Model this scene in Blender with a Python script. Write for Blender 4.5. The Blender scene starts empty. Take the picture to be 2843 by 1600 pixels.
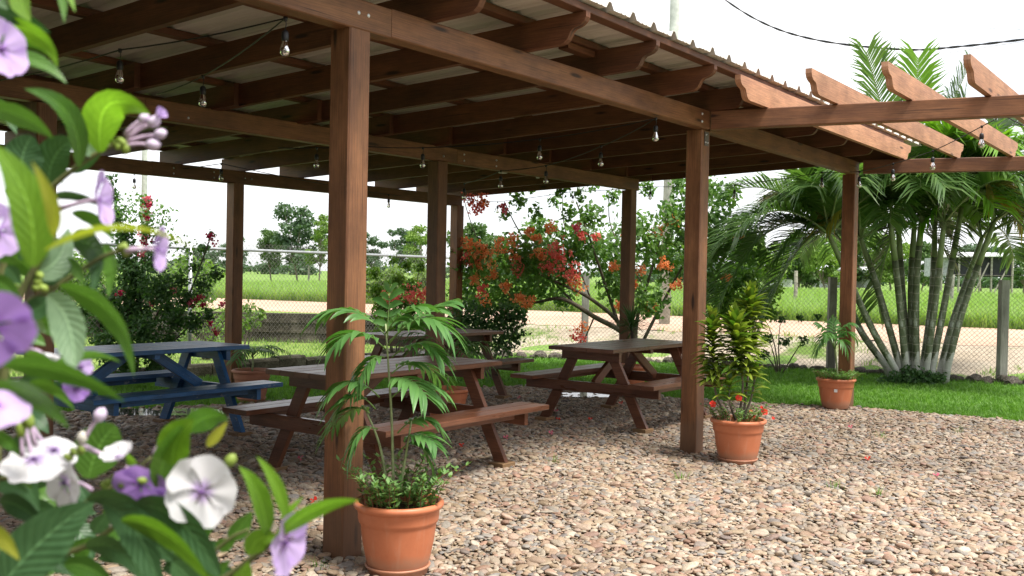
import bpy, bmesh, math, random
import numpy as np
from mathutils import Vector, Matrix
R = math.radians
random.seed(7)
rng = np.random.default_rng(11)
SC = bpy.context.scene
COL = SC.collection

# ------------------------------------------------------------------ camera
# photograph measured at 2843 x 1600; F in those pixels
F, CX, CY, HC = 2750.0, 1421.5, 800.0, 1.4
ROLL = 0.019
PITCH = math.atan((CY - 762.0) / F)
_fw = np.array([0, math.cos(PITCH), -math.sin(PITCH)])
_r0 = np.array([1.0, 0, 0]); _u0 = np.cross(_r0, _fw)
_rt = math.cos(ROLL) * _r0 + math.sin(ROLL) * _u0
_up = -math.sin(ROLL) * _r0 + math.cos(ROLL) * _u0
CAMP = np.array([0, 0, HC])
cam_d = bpy.data.cameras.new('camera'); cam = bpy.data.objects.new('camera', cam_d); COL.objects.link(cam)
cam_d.sensor_width = 36.0
cam_d.lens = 36.0 * F / 2843.0
cam_d.clip_start = 0.05; cam_d.clip_end = 9000
m = Matrix((( _rt[0], _up[0], -_fw[0], 0), (_rt[1], _up[1], -_fw[1], 0), (_rt[2], _up[2], -_fw[2], HC), (0, 0, 0, 1)))
cam.matrix_world = m
cam_d.dof.use_dof = True; cam_d.dof.focus_distance = 6.0; cam_d.dof.aperture_fstop = 11.0
SC.camera = cam

# ------------------------------------------------------------------ sky, sun, exposure
SUN_AZ = (0.80, -0.60); SUN_EL = R(64)
w = bpy.data.worlds.new('World'); SC.world = w; w.use_nodes = True
nt = w.node_tree; nt.nodes.clear()
def N(nt, t, **k):
    n = nt.nodes.new(t)
    for a, b in k.items():
        if a.startswith('i_'):
            n.inputs[a[2:]].default_value = b
        else:
            setattr(n, a, b)
    return n
out = N(nt, 'ShaderNodeOutputWorld'); bg = N(nt, 'ShaderNodeBackground'); bg.inputs[1].default_value = 0.072
sky = N(nt, 'ShaderNodeTexSky', sky_type='NISHITA', sun_disc=False)
sky.sun_elevation = SUN_EL; sky.sun_rotation = math.atan2(SUN_AZ[0], SUN_AZ[1])
tc = N(nt, 'ShaderNodeTexCoord'); mp = N(nt, 'ShaderNodeMapping'); mp.inputs['Scale'].default_value = (1, 1, 3.5)
nz = N(nt, 'ShaderNodeTexNoise'); nz.inputs['Scale'].default_value = 2.2; nz.inputs['Detail'].default_value = 5
cr = N(nt, 'ShaderNodeValToRGB'); cr.color_ramp.elements[0].position = 0.30; cr.color_ramp.elements[1].position = 0.52
cr.color_ramp.elements[0].color = (0.50,) * 3 + (1,); cr.color_ramp.elements[1].color = (1, 1, 1, 1)
mx = N(nt, 'ShaderNodeMix', data_type='RGBA'); mx.inputs[7].default_value = (9.6, 9.7, 10.0, 1)
nt.links.new(tc.outputs['Generated'], mp.inputs[0]); nt.links.new(mp.outputs[0], nz.inputs['Vector'])
nt.links.new(nz.outputs['Fac'], cr.inputs[0]); nt.links.new(cr.outputs[0], mx.inputs[0])
nt.links.new(sky.outputs[0], mx.inputs[6]); nt.links.new(mx.outputs[2], bg.inputs[0]); nt.links.new(bg.outputs[0], out.inputs[0])
sd = bpy.data.lights.new('sun', 'SUN'); sd.energy = 3.2; sd.angle = R(18); sd.color = (1.0, 0.95, 0.87)
so = bpy.data.objects.new('sun', sd); COL.objects.link(so)
sv = Vector((SUN_AZ[0] * math.cos(SUN_EL), SUN_AZ[1] * math.cos(SUN_EL), math.sin(SUN_EL)))
so.rotation_euler = sv.to_track_quat('Z', 'Y').to_euler(); so.location = (6, -6, 12)
vs = SC.view_settings
vs.view_transform = 'Standard'; vs.look = 'None'; vs.exposure = 1.1; vs.gamma = 1.0; vs.use_curve_mapping = False
SC.cycles.max_bounces = 7; SC.cycles.diffuse_bounces = 2; SC.cycles.glossy_bounces = 2
SC.cycles.transmission_bounces = 4; SC.cycles.transparent_max_bounces = 6
SC.cycles.caustics_reflective = False; SC.cycles.caustics_refractive = False
SC.cycles.use_denoising = True

# ------------------------------------------------------------------ helpers
O = np.array([-0.795, 4.747, 0.0]); TH = R(53.386)
UD = np.array([math.cos(TH), math.sin(TH), 0]); VD = np.array([-math.sin(TH), math.cos(TH), 0])
def W(u, v, z=0.0): return O + UD * u + VD * v + np.array([0, 0, z])
def UV(p): q = np.array(p) - O; return float(q @ UD), float(q @ VD)
def ray(x, y): return _fw + _rt * (x - CX) / F - _up * (y - CY) / F
def px(x, y, Y):
    d = ray(x, y); return CAMP + d * (Y / d[1])
def gnd(x, y, z=0.0):
    d = ray(x, y); return CAMP + d * ((z - HC) / d[2])
K = 2843 / 2576.0          # measurements taken on a 2576-wide view of the photograph
def dpx(x, y, Y): return px(x * K, y * K, Y)

def tag(o, label=None, cat=None, group=None, kind=None):
    if label: o['label'] = label
    if cat: o['category'] = cat
    if group: o['group'] = group
    if kind: o['kind'] = kind
    return o
def empty(name, loc=(0, 0, 0), rz=0.0):
    o = bpy.data.objects.new(name, None); COL.objects.link(o)
    o.empty_display_size = 0.1; o.location = [float(c) for c in loc]; o.rotation_euler = (0, 0, rz); return o
class MB:
    def __init__(s): s.v = []; s.f = []; s.uv = []; s.mi = []
    def add(s, verts, faces, uvs=None, mi=0):
        b = len(s.v); s.v += [tuple(map(float, p)) for p in verts]
        for k, f in enumerate(faces):
            s.f.append([i + b for i in f]); s.mi.append(mi)
            s.uv.append(uvs[k] if uvs else [(0, 0)] * len(f))
    def mesh(s, name, mats, smooth=False):
        me = bpy.data.meshes.new(name); me.from_pydata(s.v, [], s.f); 
        ul = me.uv_layers.new(name='UVMap')
        flat = [c for fc in s.uv for p in fc for c in p]
        ul.data.foreach_set('uv', flat)
        for mt in (mats if isinstance(mats, (list, tuple)) else [mats]): me.materials.append(mt)
        if any(s.mi): me.polygons.foreach_set('material_index', s.mi)
        if smooth: me.polygons.foreach_set('use_smooth', [True] * len(me.polygons))
        me.update(); return me
    def build(s, name, mats, parent=None, smooth=False, loc=None):
        o = bpy.data.objects.new(name, s.mesh(name, mats, smooth)); COL.objects.link(o)
        if parent is not None: o.parent = parent
        if loc is not None: o.location = [float(c) for c in loc]
        return o
def np_mesh(name, V, Fq, mat, parent=None, smooth=False, uv=None):
    """fast mesh from numpy: V (n,3), Fq (m,k)"""
    V = np.asarray(V, np.float32); Fq = np.asarray(Fq, np.int32); k = Fq.shape[1]
    me = bpy.data.meshes.new(name)
    me.vertices.add(len(V)); me.vertices.foreach_set('co', V.ravel())
    me.loops.add(Fq.size); me.loops.foreach_set('vertex_index', Fq.ravel())
    me.polygons.add(len(Fq)); me.polygons.foreach_set('loop_start', np.arange(0, Fq.size, k, dtype=np.int32))
    if uv is not None:
        ul = me.uv_layers.new(name='UVMap'); ul.data.foreach_set('uv', np.asarray(uv, np.float32)[Fq.ravel()].ravel())
    for mt in (mat if isinstance(mat, (list, tuple)) else [mat]): me.materials.append(mt)
    if smooth: me.polygons.foreach_set('use_smooth', np.ones(len(Fq), bool))
    me.update(calc_edges=True); me.validate()
    o = bpy.data.objects.new(name, me); COL.objects.link(o)
    if parent is not None: o.parent = parent
    return o
def copy_tree(o, parent=None):
    c = o.copy(); COL.objects.link(c); c.parent = parent
    for ch in o.children: copy_tree(ch, c)
    return c

# ------------------------------------------------------------------ materials
def mat(name, rough=0.6, spec=0.5):
    mt = bpy.data.materials.new(name); mt.use_nodes = True
    nt = mt.node_tree; bs = nt.nodes['Principled BSDF']
    bs.inputs['Roughness'].default_value = rough; bs.inputs['Specular IOR Level'].default_value = spec
    return mt, nt, bs
def ramp(nt, fac, stops):
    cr = N(nt, 'ShaderNodeValToRGB'); e = cr.color_ramp.elements
    while len(e) > 1: e.remove(e[-1])
    e[0].position = stops[0][0]; e[0].color = (*stops[0][1], 1)
    for p, c in stops[1:]:
        k = e.new(p); k.color = (*c, 1)
    if fac is not None: nt.links.new(fac, cr.inputs[0])
    return cr
def noise(nt, vec, scale, detail=3, rough=0.55):
    n = N(nt, 'ShaderNodeTexNoise'); n.inputs['Scale'].default_value = scale
    n.inputs['Detail'].default_value = detail; n.inputs['Roughness'].default_value = rough
    if vec is not None: nt.links.new(vec, n.inputs['Vector'])
    return n
def bump(nt, bs, height, strength=0.3, dist=0.01):
    b = N(nt, 'ShaderNodeBump'); b.inputs['Strength'].default_value = strength; b.inputs['Distance'].default_value = dist
    nt.links.new(height, b.inputs['Height']); nt.links.new(b.outputs[0], bs.inputs['Normal'])
def mixc(nt, fac, a, b, mode='MIX'):
    mx = N(nt, 'ShaderNodeMix', data_type='RGBA', blend_type=mode)
    for sock, val in ((0, fac), (6, a), (7, b)):
        if hasattr(val, 'is_output') or isinstance(val, bpy.types.NodeSocket): nt.links.new(val, mx.inputs[sock])
        elif sock == 0: mx.inputs[0].default_value = val
        else: mx.inputs[sock].default_value = (*val, 1)
    return mx.outputs[2]
def math_n(nt, op, a, b=None):
    n = N(nt, 'ShaderNodeMath', operation=op)
    for i, x in enumerate((a, b)):
        if x is None: continue
        if isinstance(x, bpy.types.NodeSocket): nt.links.new(x, n.inputs[i])
        else: n.inputs[i].default_value = x
    return n.outputs[0]

def wood(name, dark, mid, light, rough=0.5, knots=True, wear=0.0, feet=False):
    mt, nt, bs = mat(name, rough)
    uv = N(nt, 'ShaderNodeUVMap'); oi = N(nt, 'ShaderNodeObjectInfo')
    off = N(nt, 'ShaderNodeCombineXYZ'); nt.links.new(math_n(nt, 'MULTIPLY', oi.outputs['Random'], 37.0), off.inputs[0])
    nt.links.new(math_n(nt, 'MULTIPLY', oi.outputs['Random'], 11.0), off.inputs[1])
    ad = N(nt, 'ShaderNodeVectorMath', operation='ADD'); nt.links.new(uv.outputs[0], ad.inputs[0]); nt.links.new(off.outputs[0], ad.inputs[1])
    def mapped(sx, sy):
        mp = N(nt, 'ShaderNodeMapping'); mp.inputs['Scale'].default_value = (sx, sy, 1); nt.links.new(ad.outputs[0], mp.inputs[0]); return mp.outputs[0]
    broad = noise(nt, mapped(0.9, 5), 1.6, 4, 0.6)
    grain = noise(nt, mapped(2.2, 90), 2.0, 4, 0.65)
    c = ramp(nt, broad.outputs['Fac'], [(0.25, dark), (0.5, mid), (0.75, light)]).outputs[0]
    gf = ramp(nt, grain.outputs['Fac'], [(0.35, (0.62,) * 3), (0.6, (1.08,) * 3)]).outputs[0]
    c = mixc(nt, 1.0, c, gf, 'MULTIPLY')
    tint = ramp(nt, oi.outputs['Random'], [(0, (0.80, 0.78, 0.76)), (0.5, (1, 1, 1)), (1, (1.12, 1.04, 0.98))]).outputs[0]
    c = mixc(nt, 1.0, c, tint, 'MULTIPLY')
    if knots:
        vo = N(nt, 'ShaderNodeTexVoronoi'); vo.inputs['Scale'].default_value = 1.0; nt.links.new(mapped(1.7, 9), vo.inputs['Vector'])
        k = ramp(nt, vo.outputs['Distance'], [(0.07, (1, 1, 1)), (0.15, (0, 0, 0))]).outputs[0]
        c = mixc(nt, k, c, tuple(x * 0.28 for x in dark))
    if wear > 0:
        wn = noise(nt, mapped(7, 14), 1.3, 6, 0.7)
        wf = ramp(nt, wn.outputs['Fac'], [(0.60, (0, 0, 0)), (0.68, (wear,) * 3)]).outputs[0]
        c = mixc(nt, wf, c, (0.42, 0.44, 0.46))
    ck = noise(nt, mapped(0.55, 34), 2.4, 3, 0.5)
    cf = ramp(nt, ck.outputs['Fac'], [(0.655, (0, 0, 0)), (0.70, (0.75,) * 3)]).outputs[0]
    c = mixc(nt, cf, c, tuple(x * 0.35 for x in dark))
    st = noise(nt, mapped(1.4, 2.2), 1.7, 5, 0.7)
    c = mixc(nt, 1.0, c, ramp(nt, st.outputs['Fac'], [(0.32, (0.66, 0.64, 0.62)), (0.55, (1, 1, 1)), (0.75, (1.16, 1.13, 1.08))]).outputs[0], 'MULTIPLY')
    if feet:
        gp = N(nt, 'ShaderNodeNewGeometry'); sz = N(nt, 'ShaderNodeSeparateXYZ'); nt.links.new(gp.outputs['Position'], sz.inputs[0])
        hn = math_n(nt, 'ADD', sz.outputs[2], math_n(nt, 'MULTIPLY', st.outputs['Fac'], -0.42))
        c = mixc(nt, ramp(nt, hn, [(0.0, (0.45,) * 3), (0.08, (0, 0, 0))]).outputs[0], c, (0.15, 0.095, 0.06))
    nt.links.new(c, bs.inputs['Base Color'])
    rr = N(nt, 'ShaderNodeMapRange'); rr.inputs[3].default_value = rough - 0.12; rr.inputs[4].default_value = rough + 0.14
    nt.links.new(broad.outputs['Fac'], rr.inputs[0]); nt.links.new(rr.outputs[0], bs.inputs['Roughness'])
    bump(nt, bs, grain.outputs['Fac'], 0.25, 0.004)
    return mt
M = {}
M['timber'] = wood('stained_timber', (0.145, 0.056, 0.024), (0.235, 0.100, 0.042), (0.33, 0.155, 0.070), 0.55, True, 0.0, True)
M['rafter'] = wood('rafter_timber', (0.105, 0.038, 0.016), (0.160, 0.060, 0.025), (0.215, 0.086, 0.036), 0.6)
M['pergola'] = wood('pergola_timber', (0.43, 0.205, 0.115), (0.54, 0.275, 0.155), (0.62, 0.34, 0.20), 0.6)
M['table'] = wood('table_timber', (0.110, 0.042, 0.022), (0.170, 0.068, 0.036), (0.230, 0.100, 0.055), 0.30)
M['block'] = wood('raw_block_timber', (0.20, 0.115, 0.05), (0.27, 0.16, 0.075), (0.33, 0.20, 0.10), 0.75, False)
M['blue'] = wood('blue_painted_timber', (0.016, 0.085, 0.220), (0.024, 0.115, 0.290), (0.042, 0.150, 0.35), 0.32, False, 0.5)
M['grey_post'] = wood('weathered_post_timber', (0.20, 0.19, 0.165), (0.36, 0.35, 0.315), (0.52, 0.51, 0.47), 0.85)

def simple(name, col, rough=0.6, spec=0.5, nscale=0, var=0.25, metal=0.0, bstr=0.0):
    mt, nt, bs = mat(name, rough, spec); bs.inputs['Metallic'].default_value = metal
    if nscale:
        tc = N(nt, 'ShaderNodeTexCoord'); n = noise(nt, tc.outputs['Object'], nscale, 4, 0.6)
        c = ramp(nt, n.outputs['Fac'], [(0.3, tuple(x * (1 - var) for x in col)), (0.7, tuple(min(1, x * (1 + var)) for x in col))])
        nt.links.new(c.outputs[0], bs.inputs['Base Color'])
        if bstr: bump(nt, bs, n.outputs['Fac'], bstr, 0.01)
    else: bs.inputs['Base Color'].default_value = (*col, 1)
    return mt
M['bolt'] = simple('galvanised_bolt', (0.72, 0.74, 0.76), 0.35, 0.6, 0, 0, 0.6)
M['steel'] = simple('galvanised_steel', (0.50, 0.52, 0.54), 0.45, 0.5, 9, 0.15, 0.5)
M['plate'] = simple('dark_bracket_steel', (0.14, 0.13, 0.12), 0.5, 0.5, 0, 0, 0.6)
M['wire'] = simple('chain_link_wire', (0.19, 0.18, 0.165), 0.6, 0.3)
mt, nt, bs = mat('terracotta_plastic', 0.42, 0.4)
tc = N(nt, 'ShaderNodeTexCoord'); pa = noise(nt, tc.outputs['Object'], 9, 5, 0.65); mpz = N(nt, 'ShaderNodeMapping'); mpz.inputs['Scale'].default_value = (16, 16, 1.6)
nt.links.new(tc.outputs['Object'], mpz.inputs[0]); pb_ = noise(nt, mpz.outputs[0], 1.5, 4, 0.6); sz = N(nt, 'ShaderNodeSeparateXYZ'); nt.links.new(tc.outputs['Object'], sz.inputs[0])
c = ramp(nt, pa.outputs['Fac'], [(0.3, (0.50, 0.160, 0.074)), (0.7, (0.60, 0.205, 0.098))]).outputs[0]
c = mixc(nt, ramp(nt, pb_.outputs['Fac'], [(0.55, (0, 0, 0)), (0.78, (0.40,) * 3)]).outputs[0], c, (0.58, 0.34, 0.24))
zz = math_n(nt, 'ADD', sz.outputs[2], math_n(nt, 'MULTIPLY', pa.outputs['Fac'], -0.13))
c = mixc(nt, ramp(nt, zz, [(-0.02, (0.55,) * 3), (0.05, (0, 0, 0))]).outputs[0], c, (0.30, 0.20, 0.14)); nt.links.new(c, bs.inputs['Base Color']); M['terracotta'] = mt
M['terracotta_old'] = simple('faded_terracotta', (0.42, 0.185, 0.115), 0.6, 0.4, 7, 0.18)
M['soil'] = simple('potting_soil', (0.045, 0.028, 0.018), 0.95, 0.2, 40, 0.5, 0, 0.8)
M['black'] = simple('black_rubber', (0.012, 0.012, 0.014), 0.45)
M['white_plastic'] = simple('white_plastic', (0.74, 0.73, 0.70), 0.4)
M['sticker'] = simple('paper_sticker', (0.72, 0.71, 0.68), 0.7)
M['concrete'] = simple('concrete_pole', (0.34, 0.37, 0.33), 0.85, 0.3, 6, 0.22, 0, 0.3)
M['red_wire'] = simple('red_cord', (0.50, 0.05, 0.02), 0.5)
M['roof_white'] = simple('pale_tin', (0.62, 0.63, 0.64), 0.5, 0.5, 3, 0.12)
M['wall_white'] = simple('whitewashed_wall', (0.62, 0.64, 0.66), 0.8, 0.3, 2, 0.1)
M['shade_house_wall'] = simple('shade_house_paint', (0.20, 0.17, 0.14), 0.85, 0.3, 3, 0.15)  # walls of the unseen house added to block light from the left
M['dark_glass'] = simple('dark_window', (0.03, 0.035, 0.04), 0.2)
M['tarp'] = simple('black_shade_cloth', (0.022, 0.024, 0.028), 0.7, 0.3, 4, 0.4)
M['grey_tarp'] = simple('grey_tarpaulin', (0.36, 0.38, 0.41), 0.5, 0.4, 6, 0.4, 0, 0.5)
M['water'] = simple('puddle_water', (0.05, 0.05, 0.045), 0.06, 0.6)

# corrugated sheet
mt, nt, bs = mat('corrugated_sheet', 0.55)
tc = N(nt, 'ShaderNodeTexCoord'); mp = N(nt, 'ShaderNodeMapping'); mp.inputs['Scale'].default_value = (9, 0.7, 1)
nt.links.new(tc.outputs['Object'], mp.inputs[0]); n1 = noise(nt, mp.outputs[0], 1.4, 5)
nt.links.new(ramp(nt, n1.outputs['Fac'], [(0.3, (0.52, 0.475, 0.42)), (0.7, (0.68, 0.64, 0.58))]).outputs[0], bs.inputs['Base Color'])
M['sheet'] = mt
# glass bulb: clear tinted glass, seen thin
mt, nt, bs = mat('bulb_glass', 0.03); bs.inputs['Base Color'].default_value = (0.98, 0.95, 0.88, 1)
tr = N(nt, 'ShaderNodeBsdfTransparent'); tr.inputs[0].default_value = (0.93, 0.90, 0.82, 1)
gl = N(nt, 'ShaderNodeBsdfGlossy'); gl.inputs['Roughness'].default_value = 0.03
lw = N(nt, 'ShaderNodeLayerWeight'); lw.inputs[0].default_value = 0.62
ms = N(nt, 'ShaderNodeMixShader'); nt.links.new(lw.outputs['Fresnel'], ms.inputs[0]); nt.links.new(tr.outputs[0], ms.inputs[1]); nt.links.new(gl.outputs[0], ms.inputs[2])
nt.links.new(ms.outputs[0], nt.nodes['Material Output'].inputs[0]); M['glass'] = mt

# pebbles: colour differs from stone to stone
PAL = [(0.00, (0.30, 0.24, 0.17)), (0.12, (0.50, 0.40, 0.28)), (0.24, (0.38, 0.25, 0.19)), (0.34, (0.56, 0.47, 0.33)), (0.46, (0.34, 0.345, 0.34)),
       (0.56, (0.48, 0.36, 0.28)), (0.66, (0.62, 0.56, 0.45)), (0.76, (0.38, 0.36, 0.31)), (0.84, (0.21, 0.20, 0.20)), (0.90, (0.50, 0.32, 0.24)), (0.96, (0.66, 0.60, 0.50))]
mt, nt, bs = mat('pebble_stone', 0.62, 0.4)
oi = N(nt, 'ShaderNodeObjectInfo'); tc = N(nt, 'ShaderNodeTexCoord'); n1 = noise(nt, tc.outputs['Object'], 2.6, 5, 0.6)
c = ramp(nt, oi.outputs['Random'], PAL); c.color_ramp.interpolation = 'LINEAR'
v1 = ramp(nt, n1.outputs['Fac'], [(0.3, (0.52, 0.49, 0.475)), (0.7, (0.94, 0.885, 0.845))]).outputs[0]
gp = N(nt, 'ShaderNodeNewGeometry'); pn = noise(nt, gp.outputs['Position'], 0.9, 5, 0.65); pn2 = noise(nt, gp.outputs['Position'], 3.3, 4, 0.6)
c2 = mixc(nt, 1.0, mixc(nt, 1.0, c.outputs[0], v1, 'MULTIPLY'), ramp(nt, pn.outputs['Fac'], [(0.33, (0.72, 0.69, 0.66)), (0.52, (0.96, 0.95, 0.94)), (0.72, (1.12, 1.10, 1.08))]).outputs[0], 'MULTIPLY')
c2 = mixc(nt, ramp(nt, pn2.outputs['Fac'], [(0.50, (0, 0, 0)), (0.72, (0.45,) * 3)]).outputs[0], c2, (0.24, 0.19, 0.145))
nt.links.new(c2, bs.inputs['Base Color']); bump(nt, bs, n1.outputs['Fac'], 0.25, 0.02)
M['pebble'] = mt
# gravel bed under the pebbles
mt, nt, bs = mat('gravel_bed', 0.9, 0.2)
tc = N(nt, 'ShaderNodeTexCoord'); vo = N(nt, 'ShaderNodeTexVoronoi'); vo.inputs['Scale'].default_value = 32; nt.links.new(tc.outputs['Object'], vo.inputs['Vector'])
sep = N(nt, 'ShaderNodeSeparateColor'); nt.links.new(vo.outputs['Color'], sep.inputs[0])
c = ramp(nt, sep.outputs[0], PAL)
ed = ramp(nt, vo.outputs['Distance'], [(0.25, (.55, .53, .5)), (0.65, (0.14, 0.13, 0.11))]).outputs[0]
nt.links.new(mixc(nt, 1.0, c.outputs[0], ed, 'MULTIPLY'), bs.inputs['Base Color']); bump(nt, bs, math_n(nt, 'MULTIPLY', vo.outputs['Distance'], -1.0), 1.0, 0.02)
M['gravel'] = mt

def ground_mat(name, cols, s1, s2, rough=0.95, bstr=0.6, patch=None):
    mt, nt, bs = mat(name, rough, 0.15)
    tc = N(nt, 'ShaderNodeTexCoord'); a = noise(nt, tc.outputs['Object'], s1, 6, 0.6); b = noise(nt, tc.outputs['Object'], s2, 4, 0.7)
    ca = ramp(nt, a.outputs['Fac'], [(0.30, cols[0]), (0.50, cols[1]), (0.68, cols[2])]).outputs[0]
    cb = ramp(nt, b.outputs['Fac'], [(0.3, (0.68,) * 3), (0.7, (1.25,) * 3)]).outputs[0]
    c = mixc(nt, 1.0, ca, cb, 'MULTIPLY')
    if patch:
        p = noise(nt, tc.outputs['Object'], patch[0], 5, 0.65)
        c = mixc(nt, ramp(nt, p.outputs['Fac'], [(patch[1], (0, 0, 0)), (patch[1] + 0.08, (1, 1, 1))]).outputs[0], c, patch[2])
    nt.links.new(c, bs.inputs['Base Color']); bump(nt, bs, b.outputs['Fac'], bstr, 0.03)
    return mt
M['field'] = ground_mat('field_grass', [(0.11, 0.19, 0.04), (0.16, 0.265, 0.055), (0.21, 0.29, 0.085)], 0.16, 9)
M['lawn'] = ground_mat('lawn_turf', [(0.045, 0.115, 0.014), (0.075, 0.185, 0.022), (0.11, 0.21, 0.034)], 1.1, 40)
M['lawn_dry'] = ground_mat('bright_grass', [(0.14, 0.21, 0.045), (0.19, 0.27, 0.06), (0.24, 0.29, 0.09)], 0.8, 30)  # paler yellow-green turf for the strip behind the kerb
M['road'] = ground_mat('dirt_road', [(0.44, 0.295, 0.215), (0.50, 0.345, 0.255), (0.56, 0.40, 0.30)], 0.5, 14, 0.95, 0.4)
M['verge'] = ground_mat('stony_verge', [(0.30, 0.25, 0.18), (0.42, 0.35, 0.27), (0.50, 0.44, 0.35)], 0.9, 22, 0.95, 0.9, (0.55, 0.50, (0.12, 0.19, 0.04)))
M['mossy'] = ground_mat('mossy_block_wall', [(0.030, 0.027, 0.022), (0.070, 0.060, 0.048), (0.14, 0.12, 0.10)], 2.2, 18, 0.95, 0.9, (3.5, 0.66, (0.40, 0.39, 0.36)))
M['edge_stone'] = ground_mat('edging_stone', [(0.07, 0.06, 0.05), (0.15, 0.13, 0.11), (0.30, 0.27, 0.23)], 6, 30, 0.95, 0.8)
M['kerb'] = ground_mat('mossy_kerb', [(0.035, 0.035, 0.022), (0.075, 0.068, 0.048), (0.15, 0.14, 0.11)], 4, 25, 0.95, 1.0)

def leafmat(name, a, b, rough=0.45, trans=0.35, rnd=False, veins=False, spec=0.4, tcol=None):
    mt, nt, bs = mat(name, rough, spec)
    geo = N(nt, 'ShaderNodeNewGeometry'); oi = N(nt, 'ShaderNodeObjectInfo')
    fac = oi.outputs['Random'] if rnd else geo.outputs['Random Per Island']
    c = ramp(nt, fac, [(0.0, a), (1.0, b)]).outputs[0]
    if veins:
        uv = N(nt, 'ShaderNodeUVMap'); sx = N(nt, 'ShaderNodeSeparateXYZ'); nt.links.new(uv.outputs[0], sx.inputs[0])
        ax = math_n(nt, 'ABSOLUTE', math_n(nt, 'SUBTRACT', sx.outputs[0], 0.5))
        ph = math_n(nt, 'SUBTRACT', math_n(nt, 'MULTIPLY', sx.outputs[1], 62.0), math_n(nt, 'MULTIPLY', ax, 30.0))
        sn = math_n(nt, 'SINE', ph)
        mid = ramp(nt, ax, [(0.012, (1, 1, 1)), (0.03, (0, 0, 0))]).outputs[0]
        side = ramp(nt, sn, [(0.90, (0, 0, 0)), (1.0, (0.32,) * 3)]).outputs[0]
        tc = N(nt, 'ShaderNodeTexCoord'); mot = noise(nt, uv.outputs[0], 5, 4)
        c = mixc(nt, 1.0, c, ramp(nt, mot.outputs['Fac'], [(0.3, (0.80, 0.84, 0.8)), (0.7, (1.14, 1.1, 1.1))]).outputs[0], 'MULTIPLY')
        lt = tuple(min(1, x * 1.55 + 0.02) for x in b)
        c = mixc(nt, side, c, lt); c = mixc(nt, mid, c, lt)
        bump(nt, bs, math_n(nt, 'MULTIPLY', sn, -1.0), 0.20, 0.0025)
    nt.links.new(c, bs.inputs['Base Color'])
    tl = N(nt, 'ShaderNodeBsdfTranslucent')
    nt.links.new(mixc(nt, 1.0, c, tcol or (1.5, 1.7, 0.7), 'MULTIPLY'), tl.inputs[0])
    ms = N(nt, 'ShaderNodeMixShader'); ms.inputs[0].default_value = trans
    nt.links.new(bs.outputs[0], ms.inputs[1]); nt.links.new(tl.outputs[0], ms.inputs[2])
    nt.links.new(ms.outputs[0], nt.nodes['Material Output'].inputs[0])
    return mt
M['l_bright'] = leafmat('bright_young_leaf', (0.115, 0.245, 0.022), (0.185, 0.34, 0.035), 0.36, 0.38, True, True)
M['l_mid'] = leafmat('green_leaf', (0.062, 0.155, 0.024), (0.098, 0.215, 0.034), 0.36, 0.30, True, True)
M['l_dark'] = leafmat('dark_green_leaf', (0.040, 0.100, 0.040), (0.062, 0.140, 0.052), 0.34, 0.22, True, True)
M['l_pale'] = leafmat('pale_leaf_underside', (0.16, 0.26, 0.15), (0.20, 0.31, 0.18), 0.5, 0.30, True, True)
M['l_yellow'] = leafmat('yellowing_leaf', (0.30, 0.36, 0.04), (0.36, 0.36, 0.05), 0.45, 0.35, True, True)
PT = (1.15, 1.1, 1.2)
def petalmat(name, edge, centre):
    mt, nt, bs = mat(name, 0.6, 0.25); uv = N(nt, 'ShaderNodeUVMap'); sx = N(nt, 'ShaderNodeSeparateXYZ'); nt.links.new(uv.outputs[0], sx.inputs[0])
    nn = noise(nt, uv.outputs[0], 6, 3)
    f = math_n(nt, 'ADD', sx.outputs[1], math_n(nt, 'MULTIPLY', math_n(nt, 'SUBTRACT', nn.outputs['Fac'], 0.5), 0.25))
    c = ramp(nt, f, [(0.0, tuple(x * 0.5 for x in centre)), (0.09, tuple(x * 0.8 for x in centre)), (0.16, centre), (0.42, edge), (1.0, edge)]).outputs[0]
    nt.links.new(c, bs.inputs['Base Color']); tl = N(nt, 'ShaderNodeBsdfTranslucent'); nt.links.new(c, tl.inputs[0])
    ms = N(nt, 'ShaderNodeMixShader'); ms.inputs[0].default_value = 0.35
    nt.links.new(bs.outputs[0], ms.inputs[1]); nt.links.new(tl.outputs[0], ms.inputs[2]); nt.links.new(ms.outputs[0], nt.nodes['Material Output'].inputs[0])
    return mt
M['p_white'] = petalmat('white_petal', (0.87, 0.86, 0.89), (0.58, 0.42, 0.76))
M['p_lav'] = petalmat('lavender_petal', (0.64, 0.47, 0.82), (0.46, 0.25, 0.68))
M['p_violet'] = petalmat('violet_petal', (0.54, 0.31, 0.82), (0.38, 0.15, 0.64))
M['bud'] = simple('pale_bud', (0.68, 0.56, 0.74), 0.5, 0.3, 90, 0.15)
M['bud_white'] = simple('cream_bud', (0.70, 0.66, 0.58), 0.5, 0.3, 90, 0.12)
M['tube'] = simple('flower_tube', (0.62, 0.46, 0.62), 0.6)
M['calyx'] = simple('green_calyx', (0.22, 0.30, 0.05), 0.55, 0.4, 60, 0.3)
M['twig'] = simple('shrub_twig', (0.12, 0.13, 0.045), 0.75, 0.3, 30, 0.35, 0, 0.2)
M['bark'] = simple('grey_bark', (0.17, 0.145, 0.115), 0.9, 0.2, 9, 0.4, 0, 0.6)
M['dark_bark'] = simple('dark_bark', (0.075, 0.06, 0.045), 0.9, 0.2, 9, 0.4, 0, 0.6)
M['f_boug'] = leafmat('bougainvillea_leaf', (0.075, 0.165, 0.042), (0.165, 0.285, 0.080), 0.45, 0.38)
M['f_boug2'] = leafmat('dense_bougainvillea_leaf', (0.038, 0.100, 0.032), (0.088, 0.175, 0.055), 0.5, 0.30)
M['f_light'] = leafmat('light_green_leaf', (0.11, 0.22, 0.035), (0.20, 0.31, 0.065), 0.5, 0.35)
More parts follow.
